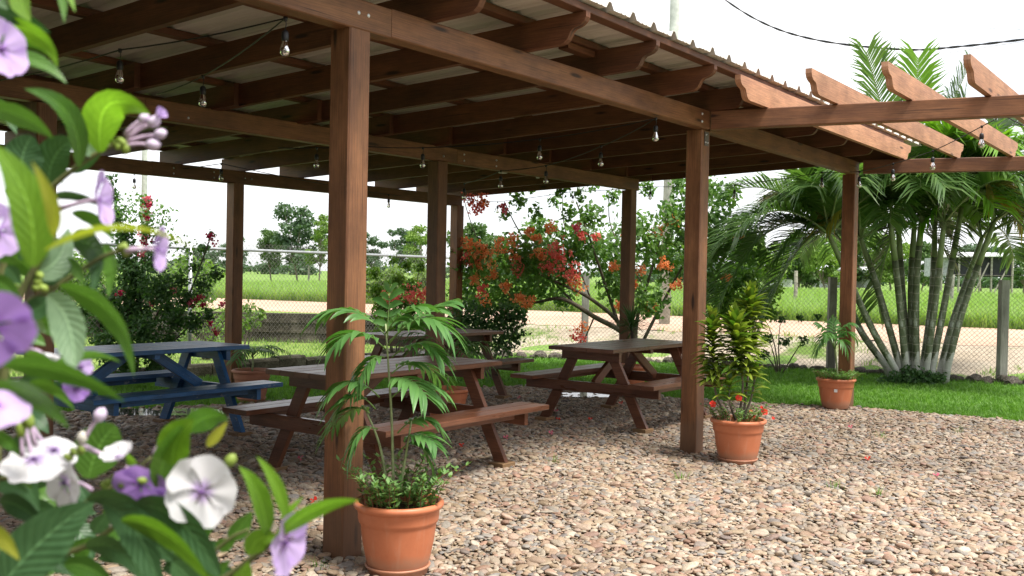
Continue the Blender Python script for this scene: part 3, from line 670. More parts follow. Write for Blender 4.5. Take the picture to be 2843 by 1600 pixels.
# ------------------------------------------------------------------ picnic tables
def picnic_table(mt, L=1.66, planks=5, paint=False):
    t = empty('picnic_table'); W_ = 0.70; H_ = 0.748; pw = W_ / planks
    for k in range(planks):
        y = -W_ / 2 + pw * (k + 0.5); j = random.uniform(-0.006, 0.006)
        beam('table_plank', (-L / 2 + j, y, H_ - 0.0175), (L / 2 + j, y, H_ - 0.0175), pw - 0.004, 0.035, mt, t, 0.004)
    lx = 0.60
    for s in (-1, 1):
        x = s * lx
        beam('top_cleat', (x + s * 0.042, -0.31, 0.668), (x + s * 0.042, 0.31, 0.668), 0.04, 0.088, mt, t, 0.004)
        beam('seat_crossbar', (x + s * 0.042, -0.715, 0.372), (x + s * 0.042, 0.715, 0.372), 0.04, 0.095, mt, t, 0.004)
        for sy in (-1, 1):
            p0 = np.array((x, sy * 0.53, 0.045)); p1 = np.array((x, sy * 0.185, 0.708))
            d = (p1 - p0) / np.linalg.norm(p1 - p0)
            c = 0.045 / d[2]
            prof = [(p0[1] - c, p0[2]), (p0[1] + c, p0[2]), (p1[1] + c, p1[2]), (p1[1] - c, p1[2])]
            if prof[0][0] > prof[1][0]: prof = prof[::-1]
            slab_mb(prof, 0.038, (x - 0.019, 0, 0), (0, 1, 0), (0, 0, 1), (1, 0, 0)).build('leg', mt, t)
            beam('foot_block', (x - 0.075, sy * 0.535, 0.025), (x + 0.075, sy * 0.535, 0.025), 0.13, 0.042, M['block'], t, 0.004)
        # diagonal brace from the middle of the seat crossbar up to the table top
        beam('brace', (x - s * 0.02, 0.0, 0.40), (s * 0.10, 0.0, 0.705), 0.04, 0.085, mt, t, 0.003)
    for sy in (-1, 1):
        for k in range(2):
            y = sy * (0.575 + 0.130 * k); beam('bench_plank', (-L / 2 - 0.02, y, 0.4385), (L / 2 + 0.02, y, 0.4385), 0.127, 0.036, mt, t, 0.004)
        beam('bench_stiffener', (-lx + 0.03, sy * 0.64, 0.395), (lx - 0.03, sy * 0.64, 0.395), 0.045, 0.05, mt, t, 0.003)
    beam('top_stiffener', (-0.035 + 0.0, -0.30, 0.690), (-0.035 + 0.0, 0.30, 0.690), 0.05, 0.04, mt, t, 0.003)
    return t
TB = picnic_table(M['table'])
tabs = [(TB, 1.76, 1.36, 0, 'brown picnic table nearest the camera, behind the front potted palm'),
        (copy_tree(TB), 5.06, 1.37, 0.0, 'brown picnic table on the right beside the second front post'),
        (copy_tree(TB), 4.90, 3.72, 0.0, 'brown picnic table at the back behind the middle post')]
for o, u, v, rz, lab in tabs:
    o.location = W(u, v, 0); o.rotation_euler = (0, 0, TH + rz); tag(o, lab, 'picnic table', 'picnic tables under the pavilion')
bt = picnic_table(M['blue']); bt.location = W(1.34, 3.78, 0); bt.rotation_euler = (0, 0, TH)
tag(bt, 'blue painted picnic table with worn edges at the left', 'picnic table', 'picnic tables under the pavilion')

# ------------------------------------------------------------------ pots
def pot(name, loc, label, mt, saucer=True, sticker=False, s=1.0):
    t = empty(name, loc); tag(t, label, 'flower pot', 'terracotta coloured pots')
    z0 = 0.018
    prof = [(0.0, z0), (0.128, z0), (0.134, z0 + 0.008), (0.150, 0.08), (0.166, 0.16), (0.176, 0.235), (0.178, 0.244), (0.184, 0.250), (0.187, 0.262), (0.190, 0.302), (0.194, 0.310), (0.204, 0.314), (0.210, 0.324), (0.209, 0.336), (0.201, 0.344), (0.190, 0.344), (0.184, 0.336), (0.178, 0.285), (0.0, 0.285)]
    lathe_mb([(r_ * s, z * s) for r_, z in prof], 48).build('pot_body', mt, t, True)
    if saucer: lathe_mb([(r_ * s, z * s) for r_, z in [(0, 0), (0.132, 0), (0.138, 0.010), (0.142, 0.034), (0.150, 0.040), (0.153, 0.047), (0.149, 0.052), (0.140, 0.050), (0.134, 0.018), (0, 0.016)]], 48).build('saucer', mt, t, True)
    mb = MB(); rr = 0.181 * s; zz = 0.292 * s; n = 20
    V = [(0, 0, zz + 0.012)] + [(rr * 0.55 * math.cos(a), rr * 0.55 * math.sin(a), zz + 0.010 * random.random()) for a in np.linspace(0, 2 * math.pi, n, endpoint=False)] + [(rr * math.cos(a), rr * math.sin(a), zz) for a in np.linspace(0, 2 * math.pi, n, endpoint=False)]
    mb.add(V, [[0, 1 + k, 1 + (k + 1) % n] for k in range(n)] + [[1 + k, 1 + n + k, 1 + n + (k + 1) % n, 1 + (k + 1) % n] for k in range(n)]); mb.build('soil', M['soil'], t, True)
    if sticker:
        a = math.atan2(-loc[1], -loc[0]); c = np.array((math.cos(a), math.sin(a), 0)); q = np.array((-c[1], c[0], 0)); b = c * 0.182 * s + np.array((0, 0, 0.225 * s))
        mb = MB(); mb.add([b + q * x * 0.017 + np.array((0, 0, z * 0.017)) - c * 0.0015 * (z < 0) * 2 + c * 0.004 for x, z in ((-1, -1), (1, -1), (1, 1), (-1, 1))], [[0, 1, 2, 3]]); mb.build('price_sticker', M['sticker'], t)
    return t
P1L = gnd(1104, 1592); P2L = gnd(2047, 1288); P3L = gnd(2319, 1138); PBL = W(3.42, 4.95); PCL = W(3.62, 2.42); PDL = W(7.0, 2.42)
pot('flower_pot', P1L, 'large terracotta pot with saucer at the foot of the front post', M['terracotta'])
pot('flower_pot', P2L, 'terracotta pot beside the second post with red portulaca flowers', M['terracotta'])
pot('flower_pot', P3L, 'terracotta pot with a white sticker at the lawn edge', M['terracotta'], False, True)
pot('flower_pot', PBL, 'faded terracotta pot behind the blue table bench', M['terracotta_old'])
pot('flower_pot', PCL, 'terracotta pot under the middle post, half hidden by the near table', M['terracotta'])
pot('flower_pot', PDL, 'terracotta pot behind the right picnic table', M['terracotta'])

# ------------------------------------------------------------------ potted plants
def frond_part(parent, base, tip, ctrl, nl, ll, lw, mt, droop=0.5, leaflets=True, rachis=0.004, seed=0, start=0.22, name='frond'):
    """feather frond: rachis as the part, every leaflet a sub-part"""
    rg = random.Random(seed); path = bez(base, ctrl, tip, 14)
    ra = tube_mb(path, [rachis * (1 - 0.75 * i / 13) for i in range(14)], 5).build(name, M['calyx_green'], parent, True)
    for i in range(nl):
        t = start + (1 - start) * i / (nl - 1); k = min(12, int(t * 13)); p = path[k] + (path[k + 1] - path[k]) * (t * 13 - k)
        d = path[k + 1] - path[k]; d /= np.linalg.norm(d); s = np.cross(d, (0, 0, 1)); s /= np.linalg.norm(s) + 1e-9
        l = ll * (0.55 + 0.6 * math.sin(math.pi * (0.15 + 0.75 * (i / (nl - 1))))) 
        for sg in (-1, 1):
            if i == nl - 1 and sg == 1: continue
            a = 0.55 + 0.35 * (i / (nl - 1)) + rg.uniform(-0.1, 0.1)
            dr = s * sg * math.cos(a) + d * math.sin(a); lz = rg.uniform(0.8, 1.15) * l
            q1 = p + dr * lz * 0.55 + np.array((0, 0, 0.05 * lz)); q2 = p + dr * lz * (1 - 0.25 * droop) + np.array((0, 0, -droop * lz * rg.uniform(0.7, 1.2)))
            nr = np.cross(s * sg, d); nr = nr if nr[2] > 0 else -nr
            blade_mb(bez(p, q1, q2, 7), lw * rg.uniform(0.85, 1.15), nr, None, 0.3, 'leaf', 2).build('leaflet', mt, ra, True)
M['calyx_green'] = simple('green_stalk', (0.14, 0.23, 0.06), 0.5, 0.4, 20, 0.25)
M['pale_cane'] = simple('pale_cane', (0.28, 0.33, 0.16), 0.55, 0.4, 25, 0.3)
def sprigs(parent, cz, n, rad, h, seed, mt=None, name='sprig', lean=0.5, leaf=0.027):
    rg = random.Random(seed); mt = mt or M['f_port']
    for i in range(n):
        a = rg.uniform(0, 2 * math.pi); r_ = rad * math.sqrt(rg.uniform(0.1, 1)); b = np.array((r_ * math.cos(a), r_ * math.sin(a), cz)); hh = h * rg.uniform(0.5, 1.1)
        tip = b + np.array((math.cos(a) * hh * lean * rg.uniform(0.2, 1.4), math.sin(a) * hh * lean * rg.uniform(0.2, 1.4), hh))
        path = bez(b, b + np.array((0, 0, hh * 0.6)), tip, 7); mb = tube_mb(path, 0.0018, 4); mb.mi = [0] * len(mb.f)
        for k in range(1, 7):
            for q in range(5):
                aa = rg.uniform(0, 6.28); d = np.array((math.cos(aa), math.sin(aa), rg.uniform(0.0, 0.9))); d /= np.linalg.norm(d); l = leaf * rg.uniform(0.7, 1.3)
                p = path[k]; s = np.cross(d, (0.2, 0.1, 1)); s /= np.linalg.norm(s)
                V = [p, p + d * l * 0.5 + s * l * 0.22, p + d * l, p + d * l * 0.5 - s * l * 0.22]; mb.add(V, [[0, 1, 2, 3]], None, 1)
        mb.build(name, [M['red_stem'], mt], parent)
M['red_stem'] = simple('reddish_stem', (0.22, 0.10, 0.05), 0.6)
# 1: tall parlour palm in the front pot
pl = empty('parlour_palm', P1L + np.array((0, 0, 0.29))); tag(pl, 'tall feathery green palm growing in the front terracotta pot', 'potted plant')
def loc1(x, y, dY=0.0): return dpx(x, y, P1L[1] + dY) - np.array(pl.location)
canes = [((990, 1250), (985, 1050), (970, 815), 0.0), ((978, 1250), (955, 1120), (915, 1020), 0.02), ((1005, 1245), (1020, 1150), (1035, 1060), -0.03)]
for a, b, c, dy in canes:
    p = spline([loc1(*a, dy), loc1(*b, dy), loc1(*c, dy)], 6); tube_mb(p, [0.008 - 0.004 * i / (len(p) - 1) for i in range(len(p))], 7).build('cane', M['pale_cane'], pl, True)
FR = [((975, 850), (812, 795), (890, 745), 0.05, 11, 0.16), ((975, 870), (1125, 830), (1060, 760), -0.08, 11, 0.17), ((980, 860), (1130, 760), (1040, 790), 0.10, 9, 0.15),
      ((975, 850), (985, 715), (975, 780), 0.02, 5, 0.10), ((968, 900), (890, 985), (930, 880), -0.06, 8, 0.12), ((955, 1000), (835, 990), (890, 930), -0.04, 9, 0.15),
      ((930, 1040), (835, 1080), (890, 1000), 0.06, 8, 0.14), ((985, 1000), (1110, 985), (1050, 940), 0.03, 9, 0.14), ((985, 960), (1075, 1000), (1030, 930), -0.12, 8, 0.14), ((1015, 1110), (1095, 1120), (1055, 1070), -0.06, 7, 0.12),
      ((1000, 1090), (1095, 1070), (1050, 1030), 0.05, 7, 0.13), ((950, 1080), (880, 1150), (905, 1060), -0.03, 7, 0.12), ((985, 900), (1110, 905), (1060, 830), -0.05, 10, 0.14), ((970, 880), (840, 870), (900, 800), -0.10, 11, 0.16), ((985, 940), (1100, 950), (1050, 880), 0.12, 9, 0.15), ((945, 1030), (850, 1040), (890, 960), 0.0, 8, 0.14), ((1010, 1130), (1080, 1160), (1050, 1090), 0.03, 7, 0.12), ((970, 840), (1060, 775), (1010, 770), -0.05, 8, 0.13)]
for i, (a, c, b, dy, n, ll) in enumerate(FR):
    frond_part(pl, loc1(*a), loc1(*c, dy * 1.4), loc1(*b, dy), n + 1, ll * 1.10, 0.031, M['f_parlor'], 0.34, seed=i)
pp = empty('portulaca', P1L + np.array((0, 0, 0.29))); tag(pp, 'low green fleshy sprigs around the palm in the front pot', 'potted plant'); sprigs(pp, 0.02, 52, 0.18, 0.19, 4, None, 'sprig', 0.6, 0.036)
# 2: dracaena with red portulaca
dr = empty('dracaena', P2L + np.array((0, 0, 0.29))); tag(dr, 'bushy yellow green dracaena with bare stems beside the second post', 'potted plant')
def loc2(x, y, dY=0.0): return dpx(x, y, P2L[1] + dY) - np.array(dr.location)
heads = [((1835, 1050), (1800, 985), (1790, 800), 0.085, 0.03), ((1858, 1055), (1868, 960), (1848, 805), 0.105, -0.05), ((1870, 1052), (1885, 900), (1888, 740), 0.095, 0.10), ((1850, 1056), (1835, 1010), (1835, 960), 0.08, -0.10), ((1868, 1056), (1890, 1000), (1902, 930), 0.07, -0.02)]
for i, (a, b, c, ll, dy) in enumerate(heads):
    path = spline([loc2(*a, 0), loc2(*b, dy), loc2(*c, dy)], 8); n = len(path)
    tube_mb(path, [0.010 - 0.004 * k / (n - 1) for k in range(n)], 7).build('stem', M['bark'], dr, True)
    rg = random.Random(i); lo = 0.54 if i < 3 else 0.5; tot = 165 if i < 3 else 20
    mb = MB()
    for k in range(tot):
        t = lo + (1 - lo) * (k / tot) ** 0.9; f = t * (n - 1); q = min(n - 2, int(f)); p = path[q] + (path[q + 1] - path[q]) * (f - q)
        a_ = k * 2.399 + rg.uniform(-0.3, 0.3); el = 0.12 + 1.2 * (k / tot) ** 3 + rg.uniform(-0.25, 0.25)
        d = np.array((math.cos(a_) * math.cos(el), math.sin(a_) * math.cos(el), math.sin(el))); l = 1.75 * ll * rg.uniform(0.8, 1.2) * (1.0 if k / tot < 0.85 else 0.75)
        e = p + d * l + np.array((0, 0, -0.22 * l * math.cos(el))); cpt = p + d * l * 0.55 + np.array((0, 0, 0.10 * l))
        blade_mb(bez(p, cpt, e, 5), 0.048, np.array((0, 0, 1)) + 0.3 * d, mb, 0.35, 'leaf', 2)
    mb.build('leaf_head', M['f_drac'], dr, True)
p2 = empty('portulaca', P2L + np.array((0, 0, 0.29))); tag(p2, 'portulaca with small red flowers around the dracaena stems', 'potted plant'); sprigs(p2, 0.03, 40, 0.18, 0.12, 8, None, 'sprig', 0.9)
def petals(mb, p, nr, n, r_, rg, ruff=0.3):
    nr = np.array(nr, float); nr /= np.linalg.norm(nr); a = np.cross(nr, (0.3, 0.5, 0.8)); a /= np.linalg.norm(a); b = np.cross(nr, a)
    for k in range(n):
        t = 2 * math.pi * k / n + rg.uniform(-0.2, 0.2); d = a * math.cos(t) + b * math.sin(t); s = np.cross(nr, d)
        mb.add([p, p + d * r_ * 0.7 + s * r_ * 0.5 + nr * r_ * ruff * rg.random(), p + d * r_ + nr * r_ * ruff * rg.random(), p + d * r_ * 0.7 - s * r_ * 0.5 + nr * r_ * ruff * rg.random()], [[0, 1, 2, 3]])
    return mb
rg = random.Random(3)
for x, y in ((1793, 1017), (1858, 1002), (1923, 1037), (1916, 1025), (1945, 1052), (1897, 1047), (1889, 1035)):
    big = x in (1793, 1858, 1923); q = loc2(x, y, -0.12); mb = MB(); petals(mb, q, (0.1, -1, 0.5), 5, 0.028 if big else 0.013, rg); mb.build('flower', M['b_scarlet'], p2)
# 3: small palm at the lawn edge
p3 = empty('young_palm', P3L + np.array((0, 0, 0.285))); tag(p3, 'young feathery palm in the stickered pot by the lawn', 'potted plant')
def loc3(x, y, dY=0.0): return dpx(x, y, P3L[1] + dY) - np.array(p3.location)
pth = spline([loc3(2108, 965), loc3(2104, 910), loc3(2098, 860)], 5); tube_mb(pth, 0.011, 6).build('cane', M['pale_cane'], p3, True)
for i, (c, b, dy) in enumerate((((2050, 890), (2075, 820), 0.0), ((2060, 815), (2085, 830), 0.1), ((2140, 815), (2110, 815), -0.1), ((2152, 850), (2120, 810), 0.0), ((2095, 800), (2098, 830), 0.05), ((2130, 880), (2115, 830), -0.15), ((2070, 850), (2085, 820), -0.2))):
    frond_part(p3, loc3(2100, 880), loc3(*c, dy), loc3(*b, dy), 9, 0.17, 0.026, M['f_parlor'], 0.5, seed=20 + i, start=0.3)
p3b = empty('ground_cover_plant', P3L + np.array((0, 0, 0.285))); tag(p3b, 'low trailing green plant filling the stickered pot', 'potted plant'); sprigs(p3b, 0.045, 70, 0.20, 0.09, 12, None, 'sprig', 1.1)
# 4..6: the plants behind the tables
def small_palm(L, h, n, ll, seed, label, mt, name='young_palm', lw=0.016):
    t = empty(name, L + np.array((0, 0, 0.285))); tag(t, label, 'potted plant'); rg = random.Random(seed)
    tube_mb([(0, 0, 0), (0.01, 0, h * 0.5), (0, 0.01, h)], 0.010, 6).build('cane', M['pale_cane'], t, True)
    for i in range(n):
        a = i * 2.4 + rg.uniform(-0.3, 0.3); l = ll * rg.uniform(0.8, 1.2); d = np.array((math.cos(a), math.sin(a), 0)); z = h * rg.uniform(0.7, 1.0)
        frond_part(t, np.array((0, 0, z)), d * l + np.array((0, 0, z + 0.10 * l * rg.uniform(-1, 2.5))), d * l * 0.5 + np.array((0, 0, z + 0.5 * l)), 9, 0.15, lw, mt, 0.4, seed=seed * 10 + i, start=0.25)
    return t
small_palm(PBL, 0.24, 9, 0.32, 31, 'small spiky palm in the faded pot behind the blue table', M['f_parlor'])
small_palm(PCL, 0.42, 11, 0.48, 32, 'bright green feathery palm by the middle post behind the near table', M['f_parlor'])
sp = empty('spiky_plant', PDL + np.array((0, 0, 0.285))); tag(sp, 'dark grass like spiky plant behind the right picnic table', 'potted plant'); rg = random.Random(5)
tube_mb([(0, 0, 0), (0.02, 0, 0.28), (0.0, 0.02, 0.52)], [0.03, 0.025, 0.02], 7).build('stem', M['dark_bark'], sp, True)
mb = MB()
for k in range(150):
    a = rg.uniform(0, 6.283); el = rg.uniform(-0.2, 1.4); l = rg.uniform(0.25, 0.42); d = np.array((math.cos(a) * math.cos(el), math.sin(a) * math.cos(el), math.sin(el))); b = np.array((0, 0.02, 0.50 + rg.uniform(-0.05, 0.08)))
    blade_mb(bez(b, b + d * l * 0.6, b + d * l + np.array((0, 0, -0.25 * l)), 5), 0.014, np.array((0.1, 0.1, 1)), mb, 0.3, 'strap', 2)
mb.build('leaf_tuft', M['f_boug2'], sp, True)

# ------------------------------------------------------------------ string lights
lamp_prof_s = [(0.0, 0.0), (0.006, 0.0), (0.012, -0.004), (0.0165, -0.012), (0.0175, -0.030), (0.0165, -0.046), (0.0140, -0.050), (0.0, -0.050)]
lamp_prof_b = [(0.011, 0.0), (0.013, -0.010), (0.019, -0.026), (0.023, -0.042), (0.0235, -0.052), (0.020, -0.064), (0.012, -0.071), (0.0, -0.073)]
sock_me = lathe_mb(lamp_prof_s, 14).mesh('lamp_socket', M['black'], True); bulb_me = lathe_mb(lamp_prof_b, 16).mesh('glass_bulb', M['glass'], True)
fil_me = tube_mb([(0.004, 0, -0.005), (0.006, 0, -0.035), (0, 0, -0.045), (-0.006, 0, -0.035), (-0.004, 0, -0.005)], 0.0012, 4).mesh('filament', M['bolt'])
def string(label, seq, drop=0.05, sagf=0.02, extra=None):
    """seq: list of (point, has_bulb)"""
    t = empty('string_lights', seq[0][0]); L0 = np.array(seq[0][0]); tag(t, label, 'string lights', 'bulb strings around the pavilion')
    pts = []
    for i in range(len(seq) - 1):
        a = np.array(seq[i][0]) - L0; b = np.array(seq[i + 1][0]) - L0; l = np.linalg.norm(b - a)
        for k in range(6):
            q = k / 6; pts.append(a + (b - a) * q - np.array((0, 0, sagf * l * 4 * q * (1 - q))))
    pts.append(np.array(seq[-1][0]) - L0)
    tube_mb(pts, 0.0042, 5).build('cable', M['black'], t, True)
    for p, hb in seq:
        if not hb: continue
        q = np.array(p) - L0
        mb = tube_mb([q + np.array((0, 0, 0.006)), q - np.array((0, 0, 0.014))], [0.011, 0.009], 8)
        tube_mb([q, q + np.array((0.004, 0.002, -drop * 0.5)), q + np.array((0, 0, -drop))], 0.0022, 5, mb)
        mb.build('drop_cord', M['black'], t, True)
        s = bpy.data.objects.new('lamp_socket', sock_me); COL.objects.link(s); s.parent = t; s.location = q - np.array((0, 0, drop))
        for nm, me in (('glass_bulb', bulb_me), ('filament', fil_me)):
            g = bpy.data.objects.new(nm, me); COL.objects.link(g); g.parent = s; g.location = (0, 0, -0.046)
def hang(x, y, z): return gnd(x * K, y * K, z)
def hy(x, y, Y): return dpx(x, y, Y)
string('bulb string zigzagging under the near left of the roof', [(hang(-80, 215, 2.53), False), (hang(302, 126, 2.54), True), (hang(718, 46, 2.555), True), (hang(511, 192, 2.50), True), (hang(395, 238, 2.47), False)], 0.055, 0.012)
string('bulb string under the middle of the roof above the right table', [(hang(700, 372, 2.42), False), (hang(797, 372, 2.42), True), (hang(925, 369, 2.44), False), (hang(1064, 372, 2.44), True), (hang(1358, 350, 2.50), True), (hang(1650, 298, 2.555), True), (hang(1512, 368, 2.48), True), (hang(1374, 417, 2.42), True), (hang(1260, 430, 2.40), True), (hang(1168, 462, 2.36), True)], 0.05, 0.012)
string('bulb string along the far end of the pavilion and out under the pergola', [(hy(338, 437, 11.2), True), (hy(557, 412, 10.2), True), (hy(978, 490, 13.0), True), (hy(1252, 508, 15.0), True), (hy(1441, 482, 14.5), True), (hy(1636, 470, 13.2), True), (hy(1848, 466, 12.0), True), (hy(2068, 434, 11.0), True), (hy(2162, 432, 10.6), True), (hy(2247, 412, 9.7), True), (hy(2347, 380, 9.0), True), (hy(2470, 318, 8.0), True), (hy(2522, 290, 7.6), False), (hy(2640, 345, 7.2), False)], 0.055, 0.006)
for (x, y), lb in (((1265, 436), 'flat white lamp holder under the roof, the left one'), ((1353, 441), 'white lamp holder with a round socket under the roof, the right one')):
    q = hang(x, y, 2.50); t = empty('lamp_holder', q); tag(t, lb, 'lamp holder')
    lathe_mb([(0, 0.012), (0.048, 0.012), (0.052, 0.006), (0.048, 0.0), (0.024, -0.004), (0, -0.004)], 20).build('base_plate', M['white_plastic'], t, True)
    if x > 1300: lathe_mb([(0.024, 0), (0.022, -0.02), (0.018, -0.034), (0, -0.034)], 16).build('socket', M['white_plastic'], t, True)
    tube_mb([(0, 0, 0.012), (0, 0.005, 0.05), (0, 0, 0.12)], 0.003, 5).build('cord', M['black'], t)

# ------------------------------------------------------------------ fences
def fence_panel(parent, a, b, h, z0, pitch=0.068, r_=0.0021, bot=0.02):
    """chain-link fabric between two posts: two families of slanting wires"""
    a = np.array(a, float); b = np.array(b, float); d = b - a; L = np.linalg.norm(d[:2]); d = d / L
    mb = MB(); V = []; Fc = []; nrm = np.array((-d[1], d[0], 0)); hh = h - bot
    for fam in (1, -1):
        s0 = -hh
        n = int((L + hh) / pitch) + 1
        for k in range(n):
            s = s0 + k * pitch
            x0, z_0, x1, z_1 = (s, 0.0, s + hh, hh) if fam > 0 else (s, hh, s + hh, 0.0)
            if x0 < 0: z_0 += (-x0) * fam; x0 = 0
            if x1 > L: z_1 -= (x1 - L) * fam; x1 = L
            if x1 - x0 < 0.01: continue
            p0 = a + d * x0 + np.array((0, 0, z0 + bot + z_0)) + nrm * 0.002 * fam; p1 = a + d * x1 + np.array((0, 0, z0 + bot + z_1)) + nrm * 0.002 * fam
            dd = (p1 - p0) / np.linalg.norm(p1 - p0); s_ = np.cross(dd, nrm); bq = len(V)
            for p in (p0, p1):
                V += [p + nrm * r_, p - nrm * r_ * 0.5 + s_ * r_ * 0.87, p - nrm * r_ * 0.5 - s_ * r_ * 0.87]
            Fc += [[bq, bq + 1, bq + 4, bq + 3], [bq + 1, bq + 2, bq + 5, bq + 4], [bq + 2, bq, bq + 3, bq + 5]]
    return np_mesh('chain_link_mesh', np.array(V), np.array(Fc), M['wire'], parent)
def fpost(parent, p, h, w_, mt, lean=(0, 0), nm='post'):
    p = np.array(p, float); return beam_mb(p + np.array((0, 0, -0.1)), p + np.array((lean[0], lean[1], h)), w_, w_, 0.008, (0, 1, 0)).build(nm, mt, parent)
fr = empty('chain_link_fence', (4.95, 15.31, 0)); tag(fr, 'chain link fence on weathered wooden posts behind the palms', 'fence')
fl0 = np.array((4.95, 15.31, 0)); FP = [(12.5, 9.6), (9.5, 11.92), (6.89, 13.88), (4.95, 15.31), (3.05, 15.95), (1.22, 16.5), (-1.0, 16.85)]
for i, (x, y) in enumerate(FP):
    p = np.array((x, y, 0)) - fl0; fpost(fr, p, 1.45, 0.115, M['grey_post'], (random.uniform(-0.01, 0.06) if i == 2 else random.uniform(-0.02, 0.02), 0))
    if i:
        q = np.array((*FP[i - 1], 0)) - fl0; o3 = np.array((0.02, 0.075, 0)); fence_panel(fr, q + o3, p + o3, 1.36, 0.0)
fl = empty('chain_link_fence', W(4, 7.42, 0)); fl.rotation_euler = (0, 0, TH); tag(fl, 'chain link fence with a galvanised top rail behind the blue table', 'fence')
LU = [-8.0, -5.2, -2.4, 0.4, 3.2, 6.0]
tube_mb([(-8.0, 0, 1.66), (6.0, 0, 1.66)], 0.021, 10).build('top_rail', M['steel'], fl, True)
for i, u in enumerate(LU):
    tube_mb([(u, 0, 0.0), (u, 0, 1.70)], 0.026, 10).build('post', M['steel'], fl, True)
    if i: fence_panel(fl, (LU[i - 1], 0.0, 0), (u, 0.0, 0), 1.65, 0.10)
kb = empty('stone_kerb', W(4, 7.35, 0)); kb.rotation_euler = (0, 0, TH); tag(kb, 'dark mossy stone kerb along the foot of the railed fence', 'kerb')
u = -9.0
while u < 5.6:
    l = random.uniform(0.38, 0.62); hh = random.uniform(0.13, 0.20)
    mb = beam_mb((u, random.uniform(-0.02, 0.02), hh / 2 - 0.02), (u + l - 0.012, random.uniform(-0.02, 0.02), hh / 2 - 0.02), 0.22, hh + 0.04, 0.03); mb.build('stone', M['kerb'], kb); u += l
se = empty('stone_edging', (4.95, 15.2, 0)); tag(se, 'row of rough dark stones along the foot of the palm side fence', 'stone edging')
stm = []
for k in range(5):
    bm = bmesh.new(); bmesh.ops.create_icosphere(bm, subdivisions=2, radius=1.0); r5 = np.random.default_rng(900 + k); ph = r5.uniform(0, 6.28, 6); fr5 = r5.normal(size=(6, 3)) * 2.0
    for v in bm.verts: v.co = v.co * (1 + 0.09 * sum(math.sin(float(fr5[i] @ np.array(v.co)) + ph[i]) for i in range(6)))
    me = bpy.data.meshes.new('stone'); bm.to_mesh(me); bm.free(); me.materials.append(M['edge_stone']); stm.append(me)
for (x0, y0), (x1, y1) in zip(FP[1:-1], FP[2:]):
    L_ = math.hypot(x1 - x0, y1 - y0); t_ = 0
    while t_ < L_:
        r5 = random.uniform(0.05, 0.11); q = t_ / L_; o = bpy.data.objects.new('stone', random.choice(stm)); COL.objects.link(o); o.parent = se
        o.location = (x0 + (x1 - x0) * q - 4.95 + random.uniform(-.05, .05), y0 + (y1 - y0) * q - 15.2 + random.uniform(-.14, .02), r5 * 0.35); o.scale = (r5 * random.uniform(0.9, 1.4), r5, r5 * random.uniform(0.6, 0.95)); o.rotation_euler = (random.uniform(-.3, .3), random.uniform(-.3, .3), random.uniform(0, 6.28)); t_ += r5 * 1.5
bw = empty('low_block_wall', (-4.5, 19.0, 0)); tag(bw, 'low weathered block wall between the grass strip and the road', 'wall')
x = -7.5
while x < 3.4:
    for r_ in range(3):
        off = 0.2 * (r_ % 2); p0 = np.array((x + off, -0.10 * (x + off) - 0.02 * r_, 0.0 + 0.19 * r_ + 0.10)); 
        beam_mb(p0 + np.array((0, random.uniform(-0.006, 0.006), 0)), p0 + np.array((0.392, -0.0392, random.uniform(-0.004, 0.004))), 0.19, 0.186, 0.008).build('block', M['mossy'], bw)
    x += 0.4
# ------------------------------------------------------------------ field posts, poles and cables
for i, (x, y, lab) in enumerate(((2206, 852, 'leaning wooden stake across the road, left of the palm stems'), (2640, 852, 'pale wooden stake across the road, behind the palm stems'), (856, 792, 'short wooden stake in the field left of the front post'), (1590, 846, 'wooden stake across the road behind the orange bougainvillea'))):
    g = gnd(x, y, 0.35); mb = tube_mb([(0, 0, -0.2), (0.03, 0, 0.7), (0.02 + 0.05 * (i == 1), 0, 1.4)], [0.085, 0.075, 0.07], 7); o = mb.build('field_stake', M['grey_post'], None, False, g); tag(o, lab, 'fence stake', 'stakes along the far side of the road')
pole_p = px(1843, 930, 22.0); pole_p[2] = 0.2
o = tube_mb([(0, 0, -0.3), (0.05, 0, 4), (0.12, 0, 9.5)], [0.125, 0.115, 0.10], 12).build('utility_pole', M['concrete'], None, True, pole_p); tag(o, 'tall pale utility pole rising behind the pavilion roof', 'utility pole', 'utility poles')
p2_ = px(397, 790, 40.0); p2_[2] = 0.3
o = tube_mb([(0, 0, -0.3), (0.0, 0, 8.5)], [0.12, 0.10], 10).build('utility_pole', M['concrete'], None, True, p2_); tag(o, 'far utility pole behind the tall left bougainvillea', 'utility pole', 'utility poles')
cb = spline([dpx(1740, -60, 19), dpx(1900, 48, 18.2), dpx(2050, 100, 17.4), dpx(2270, 125, 16.2), dpx(2420, 117, 15.4), dpx(2640, 92, 14.2)], 14); c0 = cb[0]
for k in range(2):
    tw = [p - c0 + 0.010 * np.array((0, math.cos(i * 0.9 + 3.14 * k), math.sin(i * 0.9 + 3.14 * k))) for i, p in enumerate(cb)]
    if k == 0: co = empty('power_cable', c0); tag(co, 'thick twisted power cable sagging across the sky', 'cable')
    tube_mb(tw, 0.010, 5).build('cable_strand', M['black'], co, True)
for pts, lb in (([dpx(2060, -40, 26), dpx(2250, 40, 25), dpx(2430, 68, 24), dpx(2700, 78, 23)], 'thin overhead wire high at the top right'), ([dpx(1860, 190, 22), dpx(2040, 170, 22), dpx(2250, 152, 21), dpx(2640, 95, 19)], 'thin overhead wire just above the pergola')):
    o = tube_mb([p - pts[0] for p in spline(pts, 10)], 0.006, 4).build('overhead_wire', M['steel'], None, True, pts[0]); tag(o, lb, 'cable')

